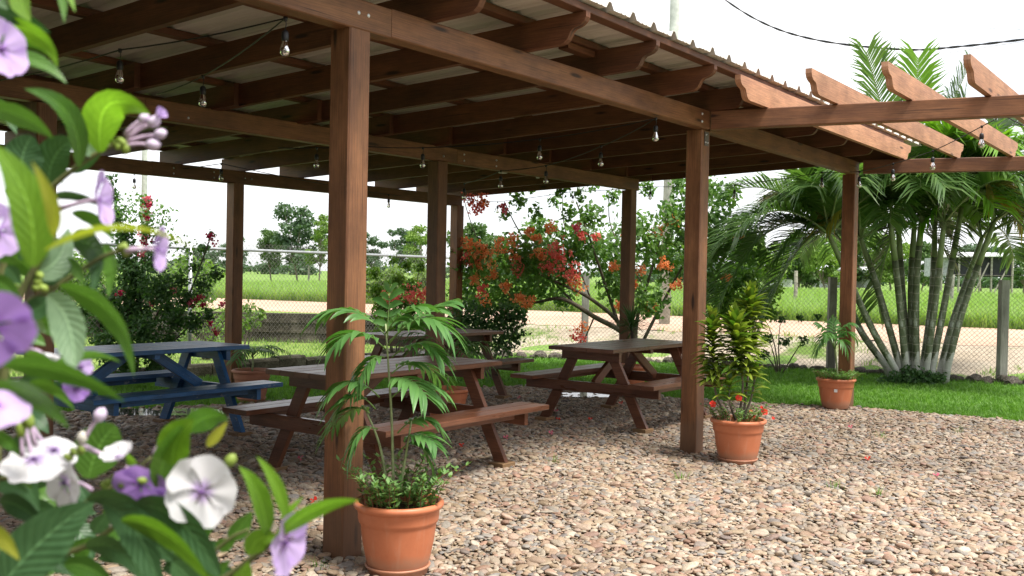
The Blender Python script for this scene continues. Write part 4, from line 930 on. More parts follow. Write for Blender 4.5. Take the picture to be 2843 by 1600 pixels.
# ------------------------------------------------------------------ trees and far things
def limb_tree(name, base, h, blobs, n, size, fm, bm, label, group, tr=0.12, seed=0, cat='tree', nb=None):
    t = empty(name, base); tag(t, label, cat, group); b = np.array(base, float); rg = random.Random(seed)
    cs = [np.array(c[0]) for c in blobs]; top = max(cs, key=lambda c: c[2]); mb = MB()
    fork = np.array((b[0] + (top[0] - b[0]) * 0.25, b[1], b[2] + (min(c[2] for c in cs) - b[2]) * 0.75)) 
    tube_mb([np.zeros(3), (fork - b) * 0.5 + np.array((rg.uniform(-.1, .1) * tr * 4, 0, 0)), fork - b, (top - b) * 0.96], [tr, tr * 0.8, tr * 0.65, tr * 0.2], 7, mb)
    for c in cs:
        tube_mb(bez(fork - b, (fork + c) / 2 - b + np.array((0, 0, 0.1 * h * rg.uniform(-1, 1))), c - b, 6), [tr * 0.4, tr * 0.34, tr * 0.28, tr * 0.2, tr * 0.15, tr * 0.07], 5, mb)
    mb.build('trunk', bm, t, True); leaf_cloud('crown', blobs, n, size, fm, t, b, seed=seed); return t
def far_tree(x, ytop, ybot, wid, Y, fm, label, seed, group='trees on the horizon', n=2800, dens=1.0, gaps=0.75, trunk=True):
    """x, ytop, ybot, wid in photo pixels for the crown; stands on the field at distance Y"""
    rg = random.Random(seed); base = px(x, 900, Y); base[2] = 0.3; s = Y / F; bl = []
    nb = 9
    for k in range(nb):
        yy = ytop + (ybot - ytop) * (k + 0.5) / nb; q = (k + 0.5) / nb; ww = wid * (0.30 + 0.70 * math.sin(math.pi * (0.15 + 0.75 * q)))
        for m_ in range(2): 
            r_ = wid * s * rg.uniform(0.13, 0.24); bl.append((px(x + ww * rg.uniform(-0.45, 0.45), yy + rg.uniform(-8, 8), Y + wid * s * rg.uniform(-0.4, 0.4)), (r_ * 1.15, r_, r_ * 0.72)))
    return limb_tree('field_tree', base, (900 - ytop) * s, bl, n, wid * s * 0.088, fm, M['bark'], label, group, max(0.07, wid * s * 0.028), seed)
FT = [(648, 668, 745, 70, 95, 'f_tree_b', 'small round tree on the horizon just right of the back post'), (752, 645, 735, 75, 80, 'f_tree', 'bushy dark tree left of the tallest far tree'), (825, 575, 735, 120, 78, 'f_tree_b', 'tallest dark tree on the left horizon'), (885, 600, 740, 70, 70, 'f_tree_y', 'light green tree touching the front post on the left'),
      (1035, 655, 735, 70, 95, 'f_tree_b', 'pale far tree just right of the front post'), (1115, 645, 740, 90, 85, 'f_tree_b', 'pale bushy far tree left of the middle post'), (1168, 630, 745, 80, 60, 'f_tree_y', 'bright green tree against the middle post'), (1330, 640, 745, 150, 70, 'f_tree', 'dense green tree right of the middle post'), (545, 690, 748, 60, 110, 'f_tree_b', 'little far tree left of the back post'), (590, 695, 748, 50, 115, 'f_tree_b', 'low far bush on the left horizon'),
      (2120, 690, 775, 120, 110, 'f_tree_y', 'yellow green tree on the right, left of the house'), (2215, 655, 775, 150, 115, 'f_tree', 'dark tall tree behind the far grey roof'), (2290, 690, 778, 110, 100, 'f_tree_y', 'light tree in front of the far grey roof'), (2380, 640, 778, 140, 120, 'f_tree', 'dark tree just right of the last post'), (2470, 665, 778, 120, 115, 'f_tree_y', 'round tree behind the white house'), (2555, 685, 780, 90, 105, 'f_tree', 'tree left of the black shed'), (2060, 660, 775, 120, 120, 'f_tree', 'dark tree behind the leaning palm frond'), (2840, 690, 790, 90, 100, 'f_tree', 'tree right of the black shed at the frame edge'), (2720, 690, 745, 120, 130, 'f_tree_b', 'pale tree top behind the black shed'), (1500, 700, 755, 110, 120, 'f_tree_b', 'far tree behind the orange bougainvillea'), (1960, 690, 770, 110, 120, 'f_tree_b', 'far tree behind the second post'), (1900, 700, 770, 90, 130, 'f_tree_b', 'pale far tree left of the second post')]
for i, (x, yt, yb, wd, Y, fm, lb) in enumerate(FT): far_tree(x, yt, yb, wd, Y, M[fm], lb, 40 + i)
# far hedge line that reads as one mass
bl = []
rg = random.Random(9)
for k in range(150):
    x = rg.uniform(-300, 3200); Y = rg.uniform(150, 260); yh = 762 + ROLL * (x - CX); r_ = rg.uniform(9, 26) * Y / F
    bl.append((px(x, yh - 4 + rg.uniform(-3, 2), Y), (r_ * 2.0, r_, r_ * 0.75)))
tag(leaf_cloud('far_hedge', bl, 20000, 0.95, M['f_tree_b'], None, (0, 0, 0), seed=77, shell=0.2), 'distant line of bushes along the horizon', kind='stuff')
# stilted shed under black cloth
SY = 85.0; s = SY / F; sh = empty('stilt_shed', px(2707, 818, SY)); tag(sh, 'raised shed on stilts covered with black cloth beyond the field', 'shed'); S0 = np.array(sh.location)
def sl(x, y, dY=0.0): return px(x, y, SY + dY) - S0
def quadbox(nm, x0, y0, x1, y1, dep, mt, dY=0.0):
    a = sl(x0, y0, dY); b = sl(x1, y1, dY); mb = beam_mb((a[0], a[1] + dep / 2, (a[2] + b[2]) / 2), (b[0], a[1] + dep / 2, (a[2] + b[2]) / 2), dep, abs(a[2] - b[2]), 0.01); return mb.build(nm, mt, sh)
quadbox('cloth_wall', 2640, 712, 2812, 770, 3.0, M['tarp']); quadbox('grey_tarp', 2602, 716, 2639, 768, 2.6, M['grey_tarp'], 0.2); quadbox('floor_beam', 2602, 762, 2814, 766, 0.25, M['grey_post'], -0.3)
a = [sl(2598, 715, -0.6), sl(2818, 712, -0.6), sl(2814, 706, 4.0), sl(2610, 702, 4.0)]; mb = MB(); mb.add(a + [p + np.array((0, 0, 0.10)) for p in a], [[3, 2, 1, 0], [4, 5, 6, 7], [0, 1, 5, 4], [1, 2, 6, 5], [2, 3, 7, 6], [3, 0, 4, 7]]); mb.build('roof', M['roof_white'], sh)
for x in (2612, 2660, 2718, 2750, 2808): tube_mb([sl(x, 826, 0.0), sl(x, 714, 0.0) + np.array((0, -0.25, 0))], 0.09, 6).build('stilt', M['grey_post'], sh)
for x0, x1 in ((2745, 2705), (2805, 2760)): tube_mb([sl(x0, 730, -0.4), sl(x1, 812, -0.4)], 0.06, 5).build('brace', M['grey_post'], sh)
def house(x0, x1, ytop, yb, Y, wm, rm, lb):
    g = px((x0 + x1) / 2, yb, Y); t = empty('far_house', g); tag(t, lb, 'house'); s = Y / F; w_ = (x1 - x0) * s; h = (yb - ytop) * s * 0.66; rh = (yb - ytop) * s * 0.34
    beam_mb((-w_ / 2, 2, h / 2 - 0.3), (w_ / 2, 2, h / 2 - 0.3), 4, h + 0.6, 0.02).build('wall', wm, t)
    slab_mb([(-2.6 + 2, h), (2, h + rh), (2 + 2.6, h), (2 + 2.6, h - 0.1), (2, h + rh - 0.12), (-2.6 + 2, h - 0.1)], w_ + 0.6, (-w_ / 2 - 0.3, 0, 0.06), (0, 1, 0), (0, 0, 1), (1, 0, 0)).build('roof', rm, t)
    for k in range(2): beam_mb((-w_ * 0.22 + w_ * 0.44 * k - 0.35, -0.02, h * 0.55), (-w_ * 0.22 + w_ * 0.44 * k + 0.35, -0.02, h * 0.55), 0.06, h * 0.4, 0.005).build('window', M['dark_glass'], t)
house(2398, 2432, 742, 786, 118, M['wall_white'], M['roof_white'], 'small white house seen between the last post and the palm stems')
house(2285, 2345, 750, 786, 120, M['wall_white'], M['roof_white'], 'low pale building just left of the last post')
house(2160, 2200, 748, 784, 125, M['wall_white'], M['roof_white'], 'small pale building left of the grey stake')

# ------------------------------------------------------------------ areca palms
def palm_frond_mesh(path, nl, ll, lw, droop, rg, ang=0.6, vee=0.35):
    V = []; Fc = []; n = len(path)
    for i in range(nl):
        t = 0.14 + 0.86 * i / (nl - 1); f = t * (n - 1); k = min(n - 2, int(f)); p = path[k] + (path[k + 1] - path[k]) * (f - k)
        d = path[k + 1] - path[k]; d /= np.linalg.norm(d); s = np.cross(d, (0, 0, 1)); s /= np.linalg.norm(s) + 1e-9; nr = np.cross(s, d)
        l0 = ll * (0.45 + 0.62 * math.sin(math.pi * (0.12 + 0.72 * i / (nl - 1))))
        for sg in (-1, 1):
            a = ang + 0.35 * (i / nl) + rg.uniform(-0.08, 0.08); l = l0 * rg.uniform(0.85, 1.12)
            dr_ = s * sg * math.cos(a) + d * math.sin(a) + nr * vee * rg.uniform(0.6, 1.2); dr_ /= np.linalg.norm(dr_)
            q0 = p; q1 = p + dr_ * l * 0.5; q2 = p + dr_ * l * 0.95 - np.array((0, 0, droop * l * rg.uniform(0.5, 1.3)))
            ws = np.cross(dr_, nr); ws /= np.linalg.norm(ws) + 1e-9; b = len(V); hw = lw * 0.5
            V += [q0 + ws * hw * 0.5, q0 - ws * hw * 0.5, q1 + ws * hw, q1 - ws * hw, q2, q1 + nr * 0]
            Fc += [[b, b + 1, b + 3], [b, b + 3, b + 2], [b + 2, b + 3, b + 4]]
    return V, Fc
pc = np.array((5.43, 13.76, 0.0)); pr = empty('areca_palm', pc); tag(pr, 'clump of areca palms with ringed stems on the lawn', 'palm')
STEMS = [((2275, 945), (2190, 820), (2085, 590), -0.3), ((2262, 940), (2150, 800), (2125, 620), 0.35), ((2280, 940), (2215, 750), (2165, 600), 0.0), ((2288, 942), (2262, 750), (2240, 560), -0.2), ((2294, 945), (2272, 760), (2258, 540), 0.2), ((2300, 942), (2292, 740), (2300, 560), 0.1), ((2305, 945), (2305, 720), (2322, 520), -0.15), ((2315, 945), (2345, 740), (2352, 560), 0.3), ((2320, 945), (2350, 780), (2375, 560), -0.25), ((2330, 945), (2375, 770), (2420, 520), 0.0), ((2345, 945), (2400, 800), (2470, 600), 0.25), ((2355, 945), (2425, 770), (2500, 560), -0.1)]
rg = random.Random(12)
for i, (a, b, c, dy) in enumerate(STEMS):
    a = (2305 + (a[0] - 2305) * 1.45, a[1])
    P_ = spline([dpx(*a, pc[1] + dy * 0.3), dpx(*b, pc[1] + dy * 0.8), dpx(*c, pc[1] + dy * 1.3)], 8); P_[0][2] = -0.05
    P_ = [p - pc for p in P_]; n = len(P_); cut = int(n * 0.74)
    tube_mb(P_[:cut + 1], [0.050 - 0.010 * k / n for k in range(cut + 1)], 10).build('stem', M['palm_trunk'], pr, True)
    tube_mb(P_[cut:], [0.044 - 0.016 * (k / (n - cut)) for k in range(n - cut)], 10).build('crownshaft', M['crownshaft'], pr, True)
    top = P_[-1]; nf = 9 if i in (0, 3, 5, 7, 9, 11) else 8
    lean = np.array(((c[0] - a[0]) / 260.0, dy * 0.6, 0))
    for k in range(nf):
        az = k * 2.399 + i * 0.9 + rg.uniform(-0.3, 0.3); el = rg.uniform(0.25, 1.25); l = rg.uniform(1.25, 1.95)
        d = np.array((math.cos(az) * math.cos(el), math.sin(az) * math.cos(el), math.sin(el))) + lean * 0.35
        d /= np.linalg.norm(d); tip = top + d * l + np.array((0, 0, -0.55 * l * (1 - 0.55 * math.sin(el)))); cpt = top + d * l * 0.62 + np.array((0, 0, 0.16 * l))
        path = bez(top, cpt, tip, 16); V, Fc = palm_frond_mesh(path, 48, 0.60, 0.034, 0.30, rg)
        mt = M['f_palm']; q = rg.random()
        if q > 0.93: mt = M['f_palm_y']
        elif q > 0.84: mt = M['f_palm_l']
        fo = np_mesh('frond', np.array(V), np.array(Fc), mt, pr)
        tube_mb(path, [0.016 - 0.012 * j / 15 for j in range(16)], 5).build('rachis', M['crownshaft'], fo, True)
# the frond group drooping left, and the tall feathers above the pergola
EXTRA = [((2085, 590), (1800, 790), (1930, 470), 'f_palm'), ((2085, 585), (1795, 640), (1930, 440), 'f_palm'), ((2085, 580), (1850, 480), (1960, 440), 'f_palm'), ((2090, 585), (1905, 850), (2005, 560), 'f_palm'), ((2085, 580), (1880, 560), (1980, 460), 'f_palm'), ((2085, 580), (2010, 430), (2050, 490), 'f_palm'),
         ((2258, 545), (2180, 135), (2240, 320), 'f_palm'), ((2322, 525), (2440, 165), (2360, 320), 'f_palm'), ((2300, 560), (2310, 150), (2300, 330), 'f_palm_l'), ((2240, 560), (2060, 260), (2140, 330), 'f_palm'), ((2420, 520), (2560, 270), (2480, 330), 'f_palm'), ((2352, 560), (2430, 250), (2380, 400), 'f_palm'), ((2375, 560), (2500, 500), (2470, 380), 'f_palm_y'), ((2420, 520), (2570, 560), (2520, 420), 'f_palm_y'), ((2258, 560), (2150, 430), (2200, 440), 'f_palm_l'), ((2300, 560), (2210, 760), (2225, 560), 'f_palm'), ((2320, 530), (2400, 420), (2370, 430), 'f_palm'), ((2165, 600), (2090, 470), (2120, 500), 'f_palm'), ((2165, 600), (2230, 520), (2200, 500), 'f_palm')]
for i, (a, c, b, mn) in enumerate(EXTRA):
    dy = rg.uniform(-0.7, 0.5); path = [p - pc for p in bez(dpx(*a, pc[1]), dpx(*b, pc[1] + dy * 0.5), dpx(*c, pc[1] + dy), 16)]
    V, Fc = palm_frond_mesh(path, 54, 0.62, 0.034, 0.20, rg); fo = np_mesh('frond', np.array(V), np.array(Fc), M[mn], pr)
    tube_mb(path, [0.016 - 0.012 * j / 15 for j in range(16)], 5).build('rachis', M['crownshaft'], fo, True)
bl = [(dpx(x, y, pc[1] - 0.2), r_) for x, y, r_ in ((2250, 955, 0.12), (2290, 950, 0.16), (2330, 955, 0.14), (2360, 955, 0.10), (2220, 958, 0.08))]
o = leaf_cloud('ground_cover', bl, 900, 0.06, M['f_boug2'], None, (0, 0, 0), seed=3); o.name = 'weeds_at_palm_foot'; tag(o, 'dark weeds around the foot of the areca palms', kind='stuff')

# ------------------------------------------------------------------ bougainvilleas and shrubs
def bracts(parent, p, r_, n, mt, seed, size=0.045):
    rg = np.random.default_rng(seed); mb = MB(); r2 = random.Random(seed)
    for k in range(n):
        q = np.array(p) + rg.normal(size=3) * r_ * 0.45; d = rg.normal(size=3); d[1] -= 0.6; petals(mb, q, d, 3, size * r2.uniform(0.7, 1.2), r2, 0.7)
    return mb.build('flower_cluster', mt, parent)
BY = 14.6; bb = np.array(px(1752, 1000, BY)); bb[2] = 0.0
bo = empty('bougainvillea', bb); tag(bo, 'large bougainvillea arching with orange and red flowers behind the tables', 'bougainvillea', 'bougainvilleas along the fence')
def bl_px(lst, Y, sq=1.0, dj=0.5, seed=1):
    rg = random.Random(seed); return [(px(x, y, Y + rg.uniform(-dj, dj)), (r_ * Y / F, r_ * Y / F * 0.9, r_ * Y / F * sq)) for x, y, r_ in lst]
C1 = [(1310, 725, 62), (1300, 800, 55), (1375, 765, 75), (1450, 720, 80), (1540, 735, 90), (1600, 670, 70), (1500, 650, 60), (1690, 705, 85), (1640, 600, 42), (1775, 660, 80), (1850, 720, 80), (1870, 590, 50), (1720, 800, 65), (1800, 830, 55), (1420, 835, 55), (1340, 850, 45), (1900, 640, 65), (1560, 820, 45), (1480, 800, 60), (1950, 700, 60), (1990, 610, 60), (2060, 640, 60), (2040, 760, 60), (2010, 540, 50), (1920, 560, 50), (2080, 700, 55), (1960, 800, 55), (1980, 680, 60)]
leaf_cloud('crown', bl_px(C1, BY, 0.9, 0.6), 10500, 0.088, M['f_boug'], bo, bb, seed=1, shell=0.15)
C2 = [(1440, 560, 26), (1480, 520, 22), (1560, 520, 28), (1610, 540, 24), (1650, 510, 22), (1420, 520, 20), (1540, 560, 22), (1700, 545, 24), (1800, 520, 30), (1880, 510, 34), (1960, 520, 34), (1860, 600, 30), (1400, 590, 22), (1580, 590, 26), (1490, 590, 24)]
leaf_cloud('vine_tips', bl_px(C2, BY - 0.4, 1.2, 0.3, 2), 900, 0.085, M['f_boug'], bo, bb, seed=2, shell=0.05)
mbt = MB()
for pts, r_ in (([(1752, 1000), (1735, 930), (1650, 880), (1560, 830), (1470, 840), (1400, 800)], 0.05), ([(1755, 1000), (1720, 900), (1640, 830), (1560, 790), (1450, 740)], 0.045), ([(1760, 1000), (1770, 880), (1800, 780), (1840, 640)], 0.04), ([(1750, 1000), (1700, 850), (1650, 700), (1600, 560)], 0.035), ([(1760, 1000), (1830, 860), (1920, 700), (2000, 620)], 0.03), ([(1600, 850), (1520, 760), (1440, 640), (1400, 560)], 0.018), ([(1640, 830), (1570, 640), (1560, 510)], 0.014), ([(1790, 800), (1700, 640), (1690, 530)], 0.014), ([(1400, 800), (1340, 700), (1290, 560), (1300, 500)], 0.010), ([(1650, 880), (1620, 950), (1600, 1000)], 0.014)):
    P_ = [q - bb for q in spline([px(x, y, BY + 0.25 * math.sin(i * 1.7)) for i, (x, y) in enumerate(pts)], 6)]; n = len(P_); tube_mb(P_, [r_ * (1 - 0.75 * k / n) for k in range(n)], 6, mbt)
mbt.build('trunk', M['bark'], bo, True)
FL = [((1190, 640), 'o', .15), ((1230, 650), 'o', .14), ((1178, 612), 'o', .1), ((1205, 625), 'o', .12), ((1290, 640), 'o', .12), ((1260, 620), 'o', .1), ((1350, 600), 'o', .09), ((1385, 572), 'o', .11), ((1300, 668), 'r', .11), ((1240, 690), 'o', .1), ((1395, 630), 'r', .14), ((1408, 655), 'r', .14), ((1440, 690), 'r', .17), ((1448, 715), 'o', .13), ((1378, 668), 'm', .15), ((1360, 640), 'o', .1), ((1180, 655), 'r', .13), ((1200, 668), 'o', .1), ((1690, 557), 'o', .1), ((1655, 585), 'o', .1), ((1672, 665), 'o', .1), ((1702, 722), 'o', .09), ((1580, 592), 'o', .07), ((1540, 672), 'o', .07), ((1328, 762), 'o', .12), ((1310, 752), 'o', .09), ((1222, 762), 'o', .08), ((1196, 705), 'o', .09), ((1270, 722), 'o', .1), ((1190, 500), 'r', .13), ((1198, 525), 'r', .1), ((1215, 508), 'o', .08), ((1268, 522), 'p', .06), ((1465, 822), 'o', .09), ((1455, 850), 'r', .11), ((1612, 680), 'o', .06), ((1595, 715), 'o', .06), ((1560, 770), 'o', .06), ((1640, 770), 'o', .08), ((1460, 590), 'r', .08), ((1500, 600), 'r', .06), ((1830, 700), 'o', .06), ((1855, 600), 'o', .05), ((1450, 570), 'p', .05), ((1290, 600), 'o', .07), ((1215, 730), 'r', .08), ((1330, 580), 'o', .06)]
for i, ((x, y), c, r_) in enumerate(FL):
    bracts(bo, dpx(x, y, BY - 0.55) - bb, r_ * 1.05, int(6 + 150 * r_), M[{'o': 'b_orange', 'r': 'b_red', 'm': 'b_red', 'p': 'b_pink'}[c]], 100 + i)
# tall dark bougainvillea at the left
LY = 11.6; lb_ = np.array(px(372, 1060, LY)); lb_[2] = 0.0
bo2 = empty('bougainvillea', lb_); tag(bo2, 'tall spiky dark green bougainvillea with magenta tips behind the blue table', 'bougainvillea', 'bougainvilleas along the fence')
C3 = [(308, 500, 18), (318, 550, 22), (330, 600, 27), (345, 650, 32), (350, 700, 36), (365, 760, 48), (380, 820, 60), (360, 880, 65), (400, 930, 55), (440, 800, 48), (470, 850, 45), (490, 890, 36), (420, 720, 32), (408, 640, 20), (412, 560, 13), (412, 600, 16), (440, 660, 20), (300, 830, 45), (280, 900, 50), (300, 960, 45), (500, 780, 24), (540, 740, 20), (565, 690, 16), (585, 655, 12), (520, 830, 30), (560, 790, 26), (600, 760, 20), (540, 900, 28), (580, 880, 22), (470, 960, 30), (250, 800, 28), (230, 860, 30), (350, 1010, 40), (430, 1010, 30)]
leaf_cloud('crown', bl_px(C3, LY, 1.15, 0.35), 11000, 0.052, M['f_boug2'], bo2, lb_, seed=4, shell=0.05)
leaf_cloud('loose_leaves', bl_px([(400, 600, 60), (460, 600, 35), (380, 560, 40), (470, 660, 40), (340, 580, 40), (520, 700, 40)], LY, 1.1, 0.3, 3), 420, 0.05, M['f_boug'], bo2, lb_, seed=6, shell=0.1)
mbt = MB()
for pts, r_ in (([(372, 1060), (360, 900), (340, 700), (308, 490)], 0.03), ([(378, 1060), (390, 850), (408, 650), (412, 545)], 0.022), ([(390, 1060), (450, 960), (520, 830), (590, 645)], 0.024), ([(385, 1060), (470, 960), (560, 880), (620, 850)], 0.016), ([(370, 1060), (300, 950), (240, 840)], 0.018), ([(400, 950), (480, 800), (600, 755)], 0.012)):
    P_ = [q - lb_ for q in spline([px(x, y, LY + 0.1 * i) for i, (x, y) in enumerate(pts)], 6)]; n = len(P_); tube_mb(P_, [r_ * (1 - 0.7 * k / n) for k in range(n)], 6, mbt)
mbt.build('trunk', M['dark_bark'], bo2, True)
for i, (x, y, r_) in enumerate(((372, 500, .05), (376, 520, .05), (372, 545, .04), (360, 585, .06), (375, 600, .05), (362, 612, .05), (355, 640, .04), (533, 602, .05), (530, 590, .04), (382, 760, .05), (500, 752, .04), (508, 768, .04), (478, 765, .04), (545, 838, .05), (395, 738, .04), (440, 728, .035), (300, 735, .04), (528, 815, .03), (560, 766, .03))):
    bracts(bo2, dpx(x, y, LY - 0.25) - lb_, r_, 9, M['b_magenta' if i % 3 else 'b_pink'], 300 + i, 0.03)
def shrub(name, lst, Y, n, size, fm, label, seed, cat='shrub', group='shrubs along the fence', base=None, stems=5, sq=0.95):
    xs = [a[0] for a in lst]; bx = base or (sum(xs) / len(xs)); b = px(bx, 900, Y); b[2] = float(gz(b[0], b[1])); t = empty(name, b); tag(t, label, cat, group)
    bl = bl_px(lst, Y, sq, 0.25, seed); leaf_cloud('crown', bl, n, size, fm, t, b, seed=seed, shell=0.15); mb = MB(); rg = random.Random(seed)
    for k in range(stems):
        c = bl[rg.randrange(len(bl))][0] - b; tube_mb(bez((rg.uniform(-.05, .05), 0, -0.03), c * 0.5 + np.array((rg.uniform(-.1, .1), 0, 0.1)), c, 6), [0.014, 0.012, 0.01, 0.008, 0.006, 0.004], 5, mb)
    mb.build('stems', M['bark'], t, True); return t
shrub('green_shrub', [(1290, 880, 50), (1350, 890, 60), (1410, 880, 50), (1320, 940, 45), (1390, 950, 50), (1430, 930, 35), (1290, 960, 40), (1450, 880, 25)], 13.2, 2600, 0.06, M['f_boug2'], 'low dark shrub under the orange bougainvillea beside the middle post', 21)
s1 = shrub('slender_shrub', [(1040, 760, 20), (1050, 810, 26), (1060, 860, 28), (1090, 720, 16), (1100, 780, 24), (1110, 840, 30), (1140, 800, 28), (1150, 860, 30), (1085, 890, 34), (1125, 740, 16), (1165, 740, 18), (1060, 930, 30), (1130, 930, 30)], 13.6, 2200, 0.06, M['f_light'], 'slender upright green shrub with red flowers between front and middle posts', 22)
for i, (x, y, r_) in enumerate(((975, 748, .1), (995, 752, .1), (1030, 738, .11), (1050, 735, .12), (1062, 745, .1), (1040, 745, .1))):
    bracts(s1, dpx(x, y, 13.1) - np.array(s1.location), r_, 16, M['b_red'], 400 + i, 0.035)
shrub('light_shrub', [(640, 870, 30), (690, 860, 26), (700, 890, 26), (660, 910, 30), (720, 870, 18), (640, 830, 22)], 13.6, 700, 0.055, M['f_light'], 'loose light green shrub with pink flowers just right of the back post', 23)
shrub('fence_vine', [(2040, 850, 55), (2100, 820, 50), (2080, 770, 45), (2060, 900, 40), (2000, 840, 45), (2130, 860, 35), (2020, 880, 40), (2150, 800, 30), (2010, 800, 40)], 15.4, 3200, 0.075, M['f_light'], 'bright green vine on the fence right of the second post', 24)
shrub('trailing_vine', [(2120, 880, 16), (2170, 885, 15), (2220, 882, 14), (2270, 880, 12), (2130, 940, 18), (2180, 950, 18), (2230, 945, 16), (2080, 960, 20), (2120, 985, 16)], 14.9, 700, 0.05, M['f_boug2'], 'thin dark trailing vine on the fence behind the dracaena', 25)
shrub('wild_shrub', [(520, 740, 40), (580, 760, 40), (480, 780, 45), (560, 820, 40), (200, 760, 60), (260, 760, 40), (160, 820, 60)], 18.5, 2600, 0.10, M['f_light'], 'pale wild bushes outside the fence on the far left', 26)
shrub('grassy_bush', [(1000, 760, 30), (1030, 790, 40), (1180, 780, 36), (1090, 780, 40)], 24.0, 1500, 0.14, M['f_tree_y'], 'yellow green bush across the road between front and middle posts', 27)
shrub('dry_bush', [(560, 880, 45), (620, 900, 40), (520, 920, 40), (590, 940, 40)], 15.0, 500, 0.05, M['f_light'], 'sparse twiggy bush behind the fence left of the back post', 28, stems=26)

# ------------------------------------------------------------------ grass, pebbles
def tuft(name, nb, h, spread, mt, lw, seed):
    rg = random.Random(seed); mb = MB()
    for k in range(nb):
        a = rg.uniform(0, 6.283); b = np.array((math.cos(a), math.sin(a), 0)) * rg.uniform(0, spread); l = h * rg.uniform(0.6, 1.15); d = np.array((math.cos(a + rg.uniform(-1, 1)), math.sin(a + rg.uniform(-1, 1)), 0)); le = rg.uniform(0.15, 0.7)
        m_ = b + d * l * le * 0.3 + np.array((0, 0, l * 0.6)); e = b + d * l * le + np.array((0, 0, l)); s = np.array((-d[1], d[0], 0)) * lw / 2
        mb.add([b - s, b + s, m_ - s * 0.8, m_ + s * 0.8, e], [[0, 1, 3, 2], [2, 3, 4]])
    o = bpy.data.objects.new(name, mb.mesh(name, mt)); return o
LT = [tuft('grass_tuft', 9, 0.055, 0.035, M['grass'], 0.005, k) for k in range(5)]
n = 60000; P_ = np.stack([rng.uniform(-7, 11, n), rng.uniform(8, 17.5, n)], 1)
ok = inpoly(P_, LAWN) & ~inpoly(P_, GRAVEL)
ox = P_[:, 0] / np.maximum(P_[:, 1], 1); ok &= (abs(ox) < 0.58); P_ = P_[ok]
near = P_[:, 1] < 12.5
keep = near | (rng.random(len(P_)) < 0.65); P_ = P_[keep]; n = len(P_)
instancer('lawn_grass', np.column_stack([P_, np.full(n, -0.010)]), np.column_stack([rng.normal(0, .08, (n, 2)), rng.uniform(0, 6.28, n)]), rng.uniform(0.7, 1.3, (n, 1)) * np.array([[1.25, 1.25, 1.0]]), LT, 'short mown lawn grass blades', 'grass')
FT_ = [tuft('field_tuft', 12, 0.45, 0.16, M['grass_dry'], 0.014, 50 + k) for k in range(5)]
n = 60000; s_ = 7.2 + 60 * rng.random(n) ** 2.0; al = rng.uniform(-45, 45, n)
P_ = R0 + RN * s_[:, None] + np.array([-RN[1], RN[0]]) * al[:, None]; ok = (abs(P_[:, 0] / P_[:, 1]) < 0.58) & (P_[:, 1] > 10); P_ = P_[ok]; n = len(P_)
instancer('field_grass', np.column_stack([P_, np.full(n, 0.31)]), np.column_stack([rng.normal(0, .1, (n, 2)), rng.uniform(0, 6.28, n)]), rng.uniform(0.5, 1.35, (n, 1)) * np.array([[1.1, 1.1, 0.9]]), FT_, 'tall bright grass of the field beyond the road', 'grass')
n = 6000; P_ = np.stack([rng.uniform(-9, 12, n), rng.uniform(9, 22, n)], 1); s_ = rs(P_[:, 0], P_[:, 1]); ok = (s_ < 0.1) & ~inpoly(P_, LAWN) & (abs(P_[:, 0] / P_[:, 1]) < 0.58)
ok &= (P_[:, 0] < -1.6) | (np.sin(P_[:, 0] * 2.3) * np.cos(P_[:, 1] * 1.9 + 1) > 0.15); P_ = P_[ok]; n = len(P_)
instancer('verge_grass', np.column_stack([P_, gz(P_[:, 0], P_[:, 1]) + 0.0]), np.column_stack([rng.normal(0, .1, (n, 2)), rng.uniform(0, 6.28, n)]), rng.uniform(0.8, 1.8, (n, 1)) * np.ones((1, 3)), [tuft('verge_tuft', 10, 0.07, 0.07, M['grass_dry'], 0.007, 70 + k) for k in range(4)], 'patchy short grass on the verge outside the fence', 'grass')

def pebble_mesh(k):
    bm = bmesh.new(); bmesh.ops.create_icosphere(bm, subdivisions=2, radius=1.0); rg = np.random.default_rng(500 + k); ph = rg.uniform(0, 6.28, (5, 3)); fr_ = rg.normal(size=(5, 3)) * 1.5
    for v in bm.verts:
        p = np.array(v.co); q = 1 + 0.10 * sum(math.sin(fr_[i] @ p * 1.3 + ph[i, 0]) for i in range(5)) * 0.6
        p = p * q; p = np.sign(p) * np.abs(p) ** 0.85; v.co = p
    me = bpy.data.meshes.new('pebble'); bm.to_mesh(me); bm.free(); me.materials.append(M['pebble']); me.polygons.foreach_set('use_smooth', [True] * len(me.polygons)); return me
PM = [pebble_mesh(k) for k in range(8)]
PROT = [bpy.data.objects.new('pebble_kind', me) for me in PM]
cell = 0.0195
xs = np.arange(-6.5, 6.5, cell); ys = np.arange(2.2, 12.6, cell); X, Y = np.meshgrid(xs, ys); P_ = np.stack([X.ravel(), Y.ravel()], 1)
P_ = P_[(abs(P_[:, 0]) < 0.53 * P_[:, 1] + 0.15)]; P_ = P_ + rng.uniform(-0.5, 0.5, P_.shape) * cell * 1.1
edge = P_ + rng.normal(0, 0.05, P_.shape); P_ = P_[inpoly(edge, GRAVEL)]
far_ = P_[:, 1] > 7.5; P_ = P_[~far_ | (rng.random(len(P_)) < 0.72)]
for u, v in posts.values():
    c = W(u + PS / 2, v + PS / 2); P_ = P_[np.hypot(P_[:, 0] - c[0], P_[:, 1] - c[1]) > 0.085]
for c in (P1L, P2L, P3L, PCL, PDL): P_ = P_[np.hypot(P_[:, 0] - c[0], P_[:, 1] - c[1]) > 0.135]
n = len(P_); sz = np.clip(rng.lognormal(math.log(0.0108), 0.44, n), 0.0045, 0.032)
S_ = np.column_stack([sz * rng.uniform(1.0, 1.7, n), sz * rng.uniform(0.75, 1.1, n), sz * rng.uniform(0.35, 0.6, n)])
